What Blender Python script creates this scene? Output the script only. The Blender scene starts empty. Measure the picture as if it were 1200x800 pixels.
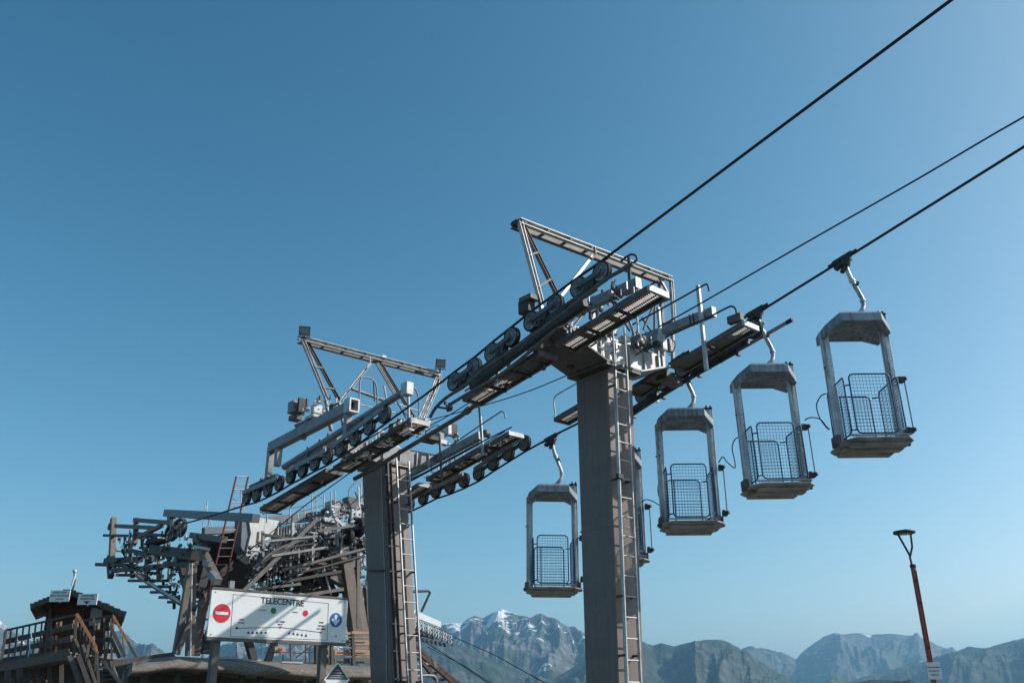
import bpy, math, random
from mathutils import Vector, Matrix, noise
random.seed(7)
sc = bpy.context.scene
COL = sc.collection
rad = math.radians
# ------------------------------------------------------------------ camera
F_PX = 1050.0; PITCH = rad(22.6); ROLL = math.atan2(31, 2520); EYE = 1.65
camd = bpy.data.cameras.new("camera"); cam = bpy.data.objects.new("camera", camd); COL.objects.link(cam)
camd.sensor_width = 36.0; camd.lens = F_PX / 1200 * 36; camd.clip_start = 0.1; camd.clip_end = 90000
cam.location = (0, 0, EYE)
cam.rotation_mode = 'QUATERNION'
cam.rotation_quaternion = (Matrix.Rotation(math.pi/2 + PITCH, 4, 'X') @ Matrix.Rotation(-ROLL, 4, 'Z')).to_quaternion()
sc.camera = cam
# ------------------------------------------------------------------ light
SUN_AZ, SUN_EL = 89.0, 33.0
w = bpy.data.worlds.new("World"); sc.world = w; w.use_nodes = True
nt = w.node_tree; bg = nt.nodes["Background"]
sky = nt.nodes.new("ShaderNodeTexSky"); sky.sky_type = 'NISHITA'; sky.sun_disc = False
sky.sun_elevation = rad(SUN_EL); sky.sun_rotation = rad(SUN_AZ)
sky.altitude = 1850; sky.air_density = 1.0; sky.dust_density = 8.0; sky.ozone_density = 4.5
sp = nt.nodes.new('ShaderNodeSeparateColor'); cb = nt.nodes.new('ShaderNodeCombineColor')
nt.links.new(sky.outputs[0], sp.inputs[0])
for i, (g, k) in enumerate(((1.82, .87), (1.31, 1.16), (1.2, .94))):      # clear mountain air: a deeper, redder-poor blue
    pw = nt.nodes.new('ShaderNodeMath'); pw.operation = 'POWER'; pw.inputs[1].default_value = g
    ml = nt.nodes.new('ShaderNodeMath'); ml.operation = 'MULTIPLY'; ml.inputs[1].default_value = k
    nt.links.new(sp.outputs[i], pw.inputs[0]); nt.links.new(pw.outputs[0], ml.inputs[0]); mn = nt.nodes.new('ShaderNodeMath'); mn.operation = 'MINIMUM'; mn.inputs[1].default_value = (6.1, 7.4, 7.9)[i]
    nt.links.new(ml.outputs[0], mn.inputs[0]); nt.links.new(mn.outputs[0], cb.inputs[i])
nt.links.new(cb.outputs[0], bg.inputs[0]); bg.inputs[1].default_value = 0.13
sl = bpy.data.lights.new("sun", 'SUN'); sl.energy = 4.4; sl.angle = rad(0.53); sl.color = (1, 0.955, 0.895)
so = bpy.data.objects.new("sun", sl); COL.objects.link(so)
sv = Vector((math.sin(rad(SUN_AZ))*math.cos(rad(SUN_EL)), math.cos(rad(SUN_AZ))*math.cos(rad(SUN_EL)), math.sin(rad(SUN_EL))))
so.rotation_mode = 'QUATERNION'; so.rotation_quaternion = sv.to_track_quat('Z', 'Y'); so.location = (30, -10, 40)
vs = sc.view_settings; vs.view_transform = 'Standard'; vs.look = 'None'; vs.exposure = 0.0; vs.gamma = 1; vs.use_curve_mapping = False
sc.cycles.max_bounces = 6; sc.cycles.volume_bounces = 1; sc.cycles.use_denoising = True
# ------------------------------------------------------------------ the line's own frame: u down the line, v across it, z up
AZ = rad(41.5)
DU = Vector((-math.sin(AZ), math.cos(AZ), 0)); DV = Vector((math.cos(AZ), math.sin(AZ), 0)); DZ = Vector((0, 0, 1))
def L(u, v, z): return DU*u + DV*v + DZ*z
CAM = Vector((0, 0, EYE))
def ray(px, py):
    a = px-600; b = 400-py
    x = (a*math.cos(ROLL)+b*math.sin(ROLL))/F_PX; y = (-a*math.sin(ROLL)+b*math.cos(ROLL))/F_PX
    return Vector((x, math.cos(PITCH)-y*math.sin(PITCH), math.sin(PITCH)+y*math.cos(PITCH)))
def pv(px, py, v): r = ray(px, py); return CAM + r*(v/r.dot(DV))
def pu(px, py, u): r = ray(px, py); return CAM + r*(u/r.dot(DU))
def pz(px, py, z): r = ray(px, py); return CAM + r*((z-EYE)/r.z)
def pY(px, py, y): r = ray(px, py); return CAM + r*(y/r.y)
def uvz(p): return (p.dot(DU), p.dot(DV), p.z)

# ------------------------------------------------------------------ materials
def mat(name, c, rough=.6, metal=0., var=.25, scale=6., bump=.15, streak=0., dirt=None, dirtamt=0., spec=.5):
    m = bpy.data.materials.new(name); m.use_nodes = True; t = m.node_tree; b = t.nodes['Principled BSDF']
    b.inputs['Roughness'].default_value = rough; b.inputs['Metallic'].default_value = metal
    b.inputs['Specular IOR Level'].default_value = spec
    geo = t.nodes.new('ShaderNodeNewGeometry'); mp = t.nodes.new('ShaderNodeMapping')
    t.links.new(geo.outputs['Position'], mp.inputs[0])
    n = t.nodes.new('ShaderNodeTexNoise'); n.inputs['Scale'].default_value = scale; n.inputs['Detail'].default_value = 8
    n.inputs['Roughness'].default_value = .65
    t.links.new(mp.outputs[0], n.inputs['Vector'])
    r = t.nodes.new('ShaderNodeValToRGB'); r.color_ramp.elements[0].position = .3; r.color_ramp.elements[1].position = .7
    lo = [x*(1-var) for x in c[:3]]+[1]; hi = [min(.95, x*(1+var)) for x in c[:3]]+[1]
    r.color_ramp.elements[0].color = lo; r.color_ramp.elements[1].color = hi
    t.links.new(n.outputs['Fac'], r.inputs[0]); out = r.outputs[0]
    if streak or dirt:
        mp2 = t.nodes.new('ShaderNodeMapping'); t.links.new(geo.outputs['Position'], mp2.inputs[0])
        mp2.inputs['Scale'].default_value = (14, 14, .8) if streak else (3, 3, 3)
        n2 = t.nodes.new('ShaderNodeTexNoise'); n2.inputs['Scale'].default_value = 1.6; n2.inputs['Detail'].default_value = 6
        t.links.new(mp2.outputs[0], n2.inputs['Vector'])
        r2 = t.nodes.new('ShaderNodeValToRGB'); r2.color_ramp.elements[0].position = .48; r2.color_ramp.elements[1].position = .68
        r2.color_ramp.elements[1].color = (dirtamt or streak,)*3+(1,); r2.color_ramp.elements[0].color = (0, 0, 0, 1)
        t.links.new(n2.outputs['Fac'], r2.inputs[0])
        mx = t.nodes.new('ShaderNodeMix'); mx.data_type = 'RGBA'
        t.links.new(r2.outputs[0], mx.inputs['Factor']); t.links.new(out, mx.inputs[6])
        mx.inputs[7].default_value = tuple(dirt or [x*.45 for x in c[:3]])[:3]+(1,)
        out = mx.outputs[2]
    t.links.new(out, b.inputs['Base Color'])
    if bump:
        bp = t.nodes.new('ShaderNodeBump'); bp.inputs['Strength'].default_value = bump; bp.inputs['Distance'].default_value = .01
        n3 = t.nodes.new('ShaderNodeTexNoise'); n3.inputs['Scale'].default_value = scale*6; n3.inputs['Detail'].default_value = 6
        t.links.new(mp.outputs[0], n3.inputs['Vector'])
        t.links.new(n3.outputs['Fac'], bp.inputs['Height']); t.links.new(bp.outputs[0], b.inputs['Normal'])
    rr = t.nodes.new('ShaderNodeMapRange'); rr.inputs[3].default_value = max(.05, rough-.15); rr.inputs[4].default_value = min(1, rough+.15)
    t.links.new(n.outputs['Fac'], rr.inputs[0]); t.links.new(rr.outputs[0], b.inputs['Roughness'])
    return m
def woodmat(name, c, var=.35, axis=2, rough=.8):
    m = mat(name, c, rough, 0, var, 3., .3)
    mp = [n for n in m.node_tree.nodes if n.type == 'MAPPING'][0]
    s = [9, 9, 9]; s[axis] = 1.2; mp.inputs['Scale'].default_value = s
    return m
M = {}
M['tower'] = mat('tower_paint', (.195, .148, .126), .55, .0, .14, 3, .06, streak=.30, dirt=(.10, .075, .06))
M['steel'] = mat('galvanised_steel', (.25, .25, .255), .5, .25, .30, 9, .12, dirt=(.16, .12, .10), dirtamt=.5)
M['steel_l'] = mat('pale_galvanised_steel', (.50, .50, .495), .45, .2, .28, 9, .1, dirt=(.25, .22, .2), dirtamt=.4)  # paler copy of the steel, also stands in for sunlit faces
M['steel_d'] = mat('dark_shaded_weathered_steel', (.052, .050, .050), .6, .2, .35, 8, .2, dirt=(.09, .05, .032), dirtamt=.4)  # rusty steel, darkened further to carry the shade in the station machinery
M['steel_m'] = mat('dull_brown_grey_steel', (.145, .13, .125), .6, .15, .3, 8, .2, dirt=(.13, .075, .05), dirtamt=.5)
M['wheel'] = mat('sheave_disc_paint', (.27, .275, .285), .5, .1, .25, 12, .1, dirt=(.06, .05, .045), dirtamt=.7)
M['rubber'] = mat('black_rubber', (.018, .018, .02), .7, 0, .3, 10, .1)
M['cable'] = mat('steel_cable', (.035, .034, .036), .4, .5, .3, 30, .4)
M['grating'] = mat('grating_steel', (.30, .285, .27), .5, .3, .3, 8, .1, dirt=(.14, .08, .05), dirtamt=.5)
M['basket'] = mat('basket_shell_metal', (.27, .31, .36), .5, .15, .32, 5, .12, streak=.7, dirt=(.10, .095, .09))
M['post'] = mat('basket_post_aluminium', (.62, .63, .64), .42, .25, .25, 9, .12, streak=.8, dirt=(.07, .068, .065))
M['floor'] = mat('basket_floor_metal', (.36, .35, .34), .6, .15, .3, 8, .2, dirt=(.10, .08, .06), dirtamt=.6)
M['blue'] = mat('blue_gate_paint', (.020, .085, .175), .45, .1, .2, 10, .05)
M['white'] = mat('white_enamel', (.80, .80, .79), .4, 0, .02, 4, .02, dirt=(.62, .61, .58), dirtamt=.25)
M['black'] = mat('black_print', (.02, .02, .025), .5, 0, .1, 4, 0)
M['red'] = mat('red_print', (.60, .015, .035), .45, 0, .08, 4, 0)
M['green'] = mat('green_print', (.01, .20, .04), .45, 0, .08, 4, 0)
M['bluep'] = mat('blue_print', (.008, .13, .42), .45, 0, .08, 4, 0)
M['whitep'] = mat('white_print', (.78, .78, .78), .45, 0, .03, 4, 0)
M['greyp'] = mat('grey_print', (.30, .32, .34), .5, 0, .08, 4, 0)
M['rust'] = mat('rust_brown_steel', (.09, .045, .035), .7, .1, .3, 8, .2)
M['brown'] = mat('brown_station_paint', (.155, .122, .10), .6, .1, .3, 7, .15, streak=.4, dirt=(.10, .075, .06))
M['redpost'] = mat('red_brown_lamp_paint', (.40, .09, .05), .4, 0, .2, 6, .05)
M['redlad'] = mat('red_ladder_paint', (.17, .035, .032), .5, 0, .25, 8, .05)
M['wood_d'] = woodmat('dark_weathered_wood', (.095, .080, .070))
M['wood_g'] = woodmat('grey_weathered_wood', (.15, .125, .108))
M['wood_o'] = woodmat('orange_stained_wood', (.36, .16, .065), .3)
M['wood_r'] = woodmat('dark_red_cabin_wood', (.085, .028, .018))
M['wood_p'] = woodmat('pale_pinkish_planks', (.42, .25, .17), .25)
M['concrete'] = mat('pale_concrete', (.76, .75, .72), .85, 0, .12, 5, .3, streak=.4, dirt=(.35, .33, .3))
M['roof'] = mat('gravelled_felt', (.24, .205, .175), .95, 0, .5, 22, 1.0, dirt=(.13, .115, .09), dirtamt=.7)
M['tile'] = mat('roof_shingle', (.10, .09, .085), .8, 0, .35, 9, .5)
M['glass'] = mat('lamp_glass', (.25, .25, .24), .15, 0, .1, 5, 0)
M['beamgrey'] = mat('blue_grey_beam_paint', (.17, .19, .21), .5, .1, .15, 6, .08, streak=.4, dirt=(.1, .09, .085))

# ------------------------------------------------------------------ mesh building
class MB:
    def __init__(s): s.v = []; s.f = []; s.sm = []
    def add(s, vs, fs, smooth=False):
        o = len(s.v); s.v += [Vector(x) for x in vs]
        for f in fs: s.f.append([i+o for i in f]); s.sm.append(smooth)
        return s
    def box(s, c, ax, ay, az):      # centre, half axes
        c = Vector(c); vs = []
        for i in (-1, 1):
            for j in (-1, 1):
                for k in (-1, 1): vs.append(c+ax*i+ay*j+az*k)
        fs = [(0,1,3,2),(4,6,7,5),(0,4,5,1),(2,3,7,6),(0,2,6,4),(1,5,7,3)]
        if ax.cross(ay).dot(az) < 0: fs = [f[::-1] for f in fs]
        return s.add(vs, fs)
    def beam(s, p, q, w, h, up=DZ, e=0):   # w sideways, h along up
        p = Vector(p); q = Vector(q); d = (q-p).normalized(); up = Vector(up)
        if abs(d.dot(up)) > .98*up.length: up = DU if abs(d.dot(DU)) < .9 else DV
        sd = d.cross(up).normalized(); u2 = sd.cross(d).normalized()
        return s.box((p+q)/2, d*((q-p).length/2+e), sd*w/2, u2*h/2)
    def ibeam(s, p, q, w, h, up=DZ, t=.012):
        p = Vector(p); q = Vector(q); d = (q-p).normalized(); up = Vector(up)
        if abs(d.dot(up)) > .98: up = DU
        sd = d.cross(up).normalized(); u2 = sd.cross(d).normalized()
        for k in (-1, 1): s.box((p+q)/2+u2*(h/2-t/2)*k, d*(q-p).length/2, sd*w/2, u2*t/2)
        return s.box((p+q)/2, d*(q-p).length/2, sd*t/2, u2*(h/2-t))
    def channel(s, p, q, w, h, side, t=.01):   # web of height h, two flanges of width w pointing to 'side'
        p = Vector(p); q = Vector(q); d = (q-p).normalized(); side = Vector(side)
        sd = (side-d*side.dot(d)).normalized(); u2 = sd.cross(d).normalized()
        c = (p+q)/2; hl = d*(q-p).length/2
        s.box(c, hl, sd*t/2, u2*h/2)
        for k in (-1, 1): s.box(c+sd*(w/2+t/2)+u2*(h/2-t/2)*k, hl, sd*w/2, u2*t/2)
        return s
    def tube(s, pts, r, n=8, cap=True):
        pts = [Vector(p) for p in pts]; rings = []
        ref = None
        for i, p in enumerate(pts):
            if i == 0: d = pts[1]-p
            elif i == len(pts)-1: d = p-pts[i-1]
            else: d = (pts[i+1]-p).normalized()+(p-pts[i-1]).normalized()
            d.normalize()
            if ref is None: ref = DZ if abs(d.z) < .9 else DU
            a = d.cross(ref)
            if a.length < .05: ref = DU if abs(d.dot(DU)) < .8 else DV; a = d.cross(ref)
            a.normalize(); b = a.cross(d)
            ref = b
            rr = r[i] if isinstance(r, (list, tuple)) else r
            rings.append([p+a*rr*math.cos(2*math.pi*k/n)+b*rr*math.sin(2*math.pi*k/n) for k in range(n)])
        vs = [v for g in rings for v in g]; fs = []
        for i in range(len(pts)-1):
            for k in range(n):
                k2 = (k+1) % n; fs.append((i*n+k, i*n+k2, (i+1)*n+k2, (i+1)*n+k))
        s.add(vs, fs, n > 5)
        if cap: s.add(rings[0], [tuple(range(n))[::-1]]); s.add(rings[-1], [tuple(range(n))])
        return s
    def rev(s, c, axis, prof, n=28):   # prof: list of (radius, offset along axis)
        c = Vector(c); axis = Vector(axis).normalized(); a = axis.orthogonal().normalized(); b = axis.cross(a)
        vs = []; fs = []; m = len(prof)
        for k in range(n):
            t = 2*math.pi*k/n; e = a*math.cos(t)+b*math.sin(t)
            for (r, o) in prof: vs.append(c+e*r+axis*o)
        for k in range(n):
            k2 = (k+1) % n
            for i in range(m-1): fs.append((k*m+i, k*m+i+1, k2*m+i+1, k2*m+i))
        return s.add(vs, fs, False)
    def cyl(s, p, q, r, n=12): return s.tube([p, q], r, n)
    def prism(s, poly, d):      # polygon of points, extruded by d (centred on it)
        d = Vector(d); poly = [Vector(p) for p in poly]; n = len(poly)
        vs = [p-d/2 for p in poly]+[p+d/2 for p in poly]
        nn = Vector((0, 0, 0))
        for i in range(n): nn += (poly[i]-poly[0]).cross(poly[(i+1) % n]-poly[0])
        fs = [tuple(range(n))[::-1], tuple(range(n, 2*n))]+[(i, (i+1) % n, n+(i+1) % n, n+i) for i in range(n)]
        if nn.dot(d) < 0: fs = [f[::-1] for f in fs]
        return s.add(vs, fs)
    def sphere(s, c, r, n=10, m=6, sq=(1, 1, 1)):
        c = Vector(c); vs = []; fs = []
        for i in range(m+1):
            t = math.pi*i/m
            for k in range(n):
                p = 2*math.pi*k/n; vs.append(c+Vector((r*sq[0]*math.sin(t)*math.cos(p), r*sq[1]*math.sin(t)*math.sin(p), r*sq[2]*math.cos(t))))
        for i in range(m):
            for k in range(n):
                k2 = (k+1) % n; fs.append((i*n+k, (i+1)*n+k, (i+1)*n+k2, i*n+k2))
        return s.add(vs, fs, True)
WL = {}
def wloc(o): return WL.get(o.name, Vector((0, 0, 0)))
def build(name, mb, m, parent=None, bevel=0, label=None):
    c = sum(mb.v, Vector())/len(mb.v)
    me = bpy.data.meshes.new(name)
    me.from_pydata([v-c for v in mb.v], [], mb.f); me.polygons.foreach_set('use_smooth', mb.sm); me.update()
    ms = m if isinstance(m, (list, tuple)) else [m]
    for x in ms: me.materials.append(M[x] if isinstance(x, str) else x)
    o = bpy.data.objects.new(name, me); COL.objects.link(o); WL[o.name] = c
    if parent: o.parent = parent; o.location = c-wloc(parent)
    else: o.location = c
    if bevel:
        b = o.modifiers.new('bevel', 'BEVEL'); b.width = bevel; b.segments = 1; b.limit_method = 'ANGLE'
    if label: o['label'] = label
    return o
def thing(name, loc, label, cat, group=None):
    o = bpy.data.objects.new(name, None); COL.objects.link(o); o.location = loc; WL[o.name] = Vector(loc)
    o.empty_display_size = .2
    o['label'] = label; o['category'] = cat
    if group: o['group'] = group
    return o
def tag(o, label, cat, group=None):
    o['label'] = label; o['category'] = cat
    if group: o['group'] = group
    return o
def struct(o): o['kind'] = 'structure'; return o
def stuff(o): o['kind'] = 'stuff'; return o
def copy_tree(o, shift=None, parent=None):
    c = o.copy(); COL.objects.link(c)
    if parent: c.parent = parent
    if shift is not None: c.location = o.location+shift
    for ch in list(o.children): copy_tree(ch, None, c)
    return c
def share(name, src, parent, loc):   # alike piece sharing src's mesh, at world loc
    o = bpy.data.objects.new(name, src.data); COL.objects.link(o); WL[o.name] = Vector(loc)
    if parent: o.parent = parent; o.location = Vector(loc)-wloc(parent)
    else: o.location = loc
    for md in src.modifiers:
        b = o.modifiers.new(md.name, md.type); b.width = md.width; b.segments = md.segments; b.limit_method = md.limit_method
    return o
def text(name, s, size, m, parent, origin, xd, yd, align='CENTER', ext=.0015):
    cu = bpy.data.curves.new(name, 'FONT'); cu.body = s; cu.size = size; cu.align_x = align; cu.align_y = 'CENTER'; cu.extrude = ext
    cu.resolution_u = 3; cu.offset = size*(.018 if size > .08 else .012)
    tmp = bpy.data.objects.new('tmp', cu); COL.objects.link(tmp)
    bpy.context.view_layer.update()
    me = bpy.data.meshes.new_from_object(tmp.evaluated_get(bpy.context.evaluated_depsgraph_get()))
    bpy.data.objects.remove(tmp)
    xd = Vector(xd).normalized(); yd = Vector(yd); yd = (yd-xd*yd.dot(xd)).normalized(); zd = xd.cross(yd)
    R = Matrix((xd, yd, zd)).transposed().to_4x4()
    me.transform(R); me.materials.clear(); me.materials.append(M[m])
    o = bpy.data.objects.new(name, me); COL.objects.link(o)
    o.location = Vector(origin)-(wloc(parent) if parent else Vector()); o.parent = parent
    return o
def lerp(a, b, t): return a+(b-a)*t
def arc(c, r, a, b, t0, t1, n=8):
    return [Vector(c)+Vector(a)*r*math.cos(lerp(t0, t1, i/n))+Vector(b)*r*math.sin(lerp(t0, t1, i/n)) for i in range(n+1)]
def smooth(pts, k=4):     # Catmull-Rom through the points
    P = [Vector(p) for p in pts]; out = []
    for i in range(len(P)-1):
        p0 = P[max(i-1, 0)]; p1 = P[i]; p2 = P[i+1]; p3 = P[min(i+2, len(P)-1)]
        for j in range(k):
            t = j/k
            out.append(.5*((2*p1)+(p2-p0)*t+(2*p0-5*p1+4*p2-p3)*t*t+(3*p1-p0-3*p2+p3)*t**3))
    out.append(P[-1]); return out

# ================================================================== terrain
# mountain ranges: every vertex row runs from the ridge line down towards the viewer
def range_material(name, rock, green, snow_amt, snow_lo, snow_hi):
    m = bpy.data.materials.new(name); m.use_nodes = True; t = m.node_tree; b = t.nodes['Principled BSDF']
    b.inputs['Roughness'].default_value = .95; b.inputs['Specular IOR Level'].default_value = .1
    g = t.nodes.new('ShaderNodeNewGeometry'); sx = t.nodes.new('ShaderNodeSeparateXYZ'); t.links.new(g.outputs['Position'], sx.inputs[0])
    def noisen(scale, det=8, rough=.6):
        mp = t.nodes.new('ShaderNodeMapping'); mp.inputs['Scale'].default_value = (scale,)*3
        t.links.new(g.outputs['Position'], mp.inputs[0]); n = t.nodes.new('ShaderNodeTexNoise'); n.inputs['Scale'].default_value = 1
        n.inputs['Detail'].default_value = det; n.inputs['Roughness'].default_value = rough; t.links.new(mp.outputs[0], n.inputs['Vector']); return n
    def ramp(src, a, bb, c0, c1):
        r = t.nodes.new('ShaderNodeValToRGB'); r.color_ramp.elements[0].position = a; r.color_ramp.elements[1].position = bb
        r.color_ramp.elements[0].color = c0; r.color_ramp.elements[1].color = c1; t.links.new(src, r.inputs[0]); return r
    n1 = noisen(.0025); n2 = noisen(.011); 
    rk = ramp(n2.outputs['Fac'], .35, .68, tuple(x*.45 for x in rock)+(1,), tuple(x*1.6 for x in rock)+(1,))
    gm = ramp(n1.outputs['Fac'], .45, .60, (0, 0, 0, 1), (1, 1, 1, 1))
    mx = t.nodes.new('ShaderNodeMix'); mx.data_type = 'RGBA'; t.links.new(gm.outputs[0], mx.inputs['Factor'])
    t.links.new(rk.outputs[0], mx.inputs[6]); mx.inputs[7].default_value = tuple(green)+(1,)
    out = mx.outputs[2]
    if snow_amt:
        # snow lies high up in gullies
        hr = t.nodes.new('ShaderNodeMapRange'); hr.inputs[1].default_value = snow_lo; hr.inputs[2].default_value = snow_hi
        t.links.new(sx.outputs['Z'], hr.inputs[0])
        n3 = noisen(.0034, 8, .68)
        ad = t.nodes.new('ShaderNodeMath'); ad.operation = 'MULTIPLY_ADD'; ad.inputs[1].default_value = snow_amt
        t.links.new(hr.outputs[0], ad.inputs[0]); t.links.new(n3.outputs['Fac'], ad.inputs[2])
        sr = ramp(ad.outputs[0], .645, .66, (0, 0, 0, 1), (1, 1, 1, 1))
        mx2 = t.nodes.new('ShaderNodeMix'); mx2.data_type = 'RGBA'; t.links.new(sr.outputs[0], mx2.inputs['Factor'])
        t.links.new(out, mx2.inputs[6]); mx2.inputs[7].default_value = (.85, .86, .88, 1); out = mx2.outputs[2]
    t.links.new(out, b.inputs['Base Color']); return m
def mountain_range(name, prof, R, front, back, mt, rough=1., seed=0, step=1.6, kpow=.8, rows=70):
    # prof: outline of the ridge; R: distance in metres of the ridge; front/back: how far its slopes reach
    xs = []; x = prof[0][0]
    while x <= prof[-1][0]: xs.append(x); x += step
    vs = []; fs = []; nr = rows
    for x in xs:
        for i in range(len(prof)-1):
            if prof[i][0] <= x <= prof[i+1][0]:
                t = (x-prof[i][0])/max(1e-6, prof[i+1][0]-prof[i][0]); y = lerp(prof[i][1], prof[i+1][1], t); break
        r = ray(x, y); h = Vector((r.x, r.y, 0)); dirh = h.normalized(); el = r.z/h.length
        Rk = R*(1+.05*noise.noise(Vector((x*.008, seed, 0))))
        zr = EYE+el*Rk
        for j in range(-8, nr+1):
            if j >= 0:
                t = j/nr; dist = Rk-front*t; base = zr*(1-t)**kpow
            else:
                t = -j/8; dist = Rk+back*t; base = zr*(1-t)
            p = dirh*dist
            q = Vector((p.x*.00055, p.y*.00055, seed*7.3))
            rd = 0; amp = 1; fr = 1
            for o in range(7):
                rd += amp*(1-abs(2*noise.noise(q*fr)))*.5; amp *= .52; fr *= 2.05
            rd -= .55
            edge = min(1, abs(t)*6)
            tt = max(0, min(1, t)); wob = 20*noise.noise(Vector((x*.008, tt*1.2, seed+5)))+(x-xs[0])*.0-12*tt*(1 if math.sin(x*.035+seed) > 0 else -1)*abs(math.sin(x*.035+seed))
            sp1 = .5-abs(noise.noise(Vector(((x+wob)*.022, tt*.9, seed+1.5))))*1.6
            sp2 = .5-abs(noise.noise(Vector(((x+wob)*.075, tt*2.2, seed+2.5))))*1.6
            sp3 = .5-abs(noise.noise(Vector(((x+wob)*.19, tt*9, seed+3.5))))*1.6; rb = noise.noise(Vector((x*.10, tt*14, seed+8)))
            z = base+rough*R*min(1, abs(t)*3.5)*(rd*.022+sp1*.022+sp2*.0045+sp3*.0014+rb*.0014)*(1-tt*.3)+rough*R*sp3*.0004+noise.noise(Vector((x*.12, seed, 2)))*R*.0004*rough
            vs.append(Vector((p.x, p.y, max(z*(1 if t < .999 else 0), -0.5 if t < .999 else -1))))
    m = nr+9
    for i in range(len(xs)-1):
        for j in range(m-1): fs.append((i*m+j, i*m+j+1, (i+1)*m+j+1, (i+1)*m+j))
    mb = MB(); mb.v = vs; mb.f = [f[::-1] for f in fs]; mb.sm = [False]*len(fs)
    return struct(build(name, mb, mt))
m_main = range_material('snow_peak_rock', (.17, .165, .16), (.07, .085, .05), .21, 600, 1250)
m_near = range_material('forested_slope', (.085, .09, .08), (.04, .06, .035), 0, 0, 0)
m_far = range_material('far_ridge_rock', (.13, .13, .12), (.09, .10, .06), .12, 900, 1500)
mountain_range('mountain', [(-260, 742), (-120, 716), (-30, 716), (0, 727), (14, 737), (35, 750), (90, 752), (120, 742), (143, 738), (160, 752), (178, 767), (200, 776), (240, 772), (262, 754), (300, 752), (380, 750), (430, 747), (478, 738), (520, 730), (541, 730), (549, 724), (557, 721), (566, 724), (574, 719), (588, 713), (598, 717), (606, 719), (622, 723), (634, 718), (645, 723), (660, 731), (684, 741), (720, 752), (760, 762), (800, 772), (850, 790), (950, 815), (1100, 830)], 11000, 3400, 3000, m_main, 1.15, 3, 1.3, .95)
mountain_range('mountain_ridge', [(640, 800), (700, 765), (735, 755), (752, 752), (765, 756), (774, 753), (790, 757), (804, 753), (816, 751), (828, 749), (845, 749), (854, 752), (865, 758), (880, 768), (900, 779), (920, 792), (945, 806), (1000, 825)], 7800, 1900, 1500, m_near, .9, 11)
mountain_range('far_mountain', [(760, 780), (830, 765), (870, 760), (885, 759), (900, 760), (912, 765), (924, 769), (933, 772), (942, 762), (954, 753), (966, 745), (978, 741), (990, 743), (1005, 741), (1020, 743), (1045, 742), (1062, 744), (1074, 744), (1090, 751), (1104, 758), (1120, 763), (1128, 761), (1150, 770), (1200, 775), (1300, 790), (1400, 800)], 15500, 3800, 3000, m_far, .9, 5)
mountain_range('right_mountain', [(900, 815), (985, 802), (1010, 793), (1030, 788), (1056, 781), (1080, 776), (1098, 769), (1120, 763), (1135, 757), (1150, 759), (1160, 758), (1172, 754), (1200, 747), (1240, 738), (1300, 725), (1400, 735), (1500, 752)], 9500, 2300, 1800, m_near, .8, 21)
mountain_range('left_ridge', [(-200, 800), (0, 790), (120, 785), (200, 790), (255, 776), (300, 768), (340, 772), (400, 768), (470, 750), (500, 746), (530, 752), (560, 764), (590, 779), (620, 790), (690, 806), (760, 816)], 8000, 1900, 1500, m_near, .8, 31)
mountain_range('wooded_knoll', [(985, 812), (1003, 799), (1020, 796), (1040, 796), (1062, 798), (1085, 806), (1120, 815)], 2200, 300, 300, m_near, .5, 41, 1.6)
# ground: one sheet out to the horizon, gravelly alpine turf
def ground_mat():
    m = mat('alpine_gravel_and_turf', (.115, .112, .10), .95, 0, .35, .6, .6, dirt=(.09, .11, .045), dirtamt=.9)
    return m
mb = MB(); n = 40; s = 70000
gx = [(-1 if k < 0 else 1)*(abs(k)/20)**4*s for k in range(-20, 21)]
for gy in gx:
    for x in gx:
        d = math.hypot(x, gy); mb.v.append(Vector((x, gy, .12*noise.noise(Vector((x*.08, gy*.08, 0))) if d < 300 else 0)))
for j in range(40):
    for i in range(40):
        a = j*41+i; mb.f.append((a, a+1, a+42, a+41)); mb.sm.append(True)
g = struct(build('ground', mb, ground_mat()))

# ================================================================== cables
def cable(name, pts, r, label, grp=None, cat='cable', n=6):
    mb = MB(); mb.tube(pts, r, n); return tag(build(name, mb, 'cable'), label, cat, grp)
NV, FV = 8.03, 11.2
def wheel_line(pix, v): return [uvz(pv(x, y, v)) for x, y in pix]
W1 = wheel_line([(705.5, 319), (679, 337), (651, 357), (623.5, 376.5), (600, 395), (577, 413), (556, 430.5), (533, 447)], NV)
W2 = wheel_line([(451, 486), (433, 500), (416.5, 513), (400, 524), (384, 534.5), (369, 542), (355, 550), (341, 557.5), (327.5, 566), (314, 573), (301, 579), (289.5, 582)], NV)
W3 = wheel_line([(615, 519), (596, 531), (578, 542.5), (561, 554), (544, 562.5), (527.5, 569.5), (511, 575), (496, 583), (480, 591), (466, 596), (452, 601), (437, 608)], FV)
W4 = [(u, FV, z-.055) for (u, v, z) in W1]
RW = .155
def top(p, r=RW+.012): return L(p[0], p[1], p[2]+r)
def bot(p, r=RW+.012): return L(p[0], p[1], p[2]-r)
cn = [pv(1400, -211, NV), pv(1250, -100, NV), pv(1115, 0, NV), pv(900, 160, NV)]+[top(p) for p in W1]+[pv(500, 461, NV)]+[bot(p) for p in W2]+[pv(258, 601, NV), pv(228, 610, NV), pv(212, 614, NV)]
cable('haul_cable', cn, .019, 'thick black haul cable running up over the left wheel trains to the top edge', 'haul cables of the lift')
cf = [pv(1500, -16, FV), pv(1350, 78, FV), pv(1200, 172, FV), pv(1000, 297, FV), pv(900, 359, FV)]+[top(p) for p in W4]+[pv(655, 507, FV)]+[bot(p) for p in W3]+[pv(400, 622, FV), L(20.5, FV, 5.75)]
cable('haul_cable', cf, .019, 'black haul cable carrying the open baskets over the right wheel trains', 'haul cables of the lift')
MVv = 9.6
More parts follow.
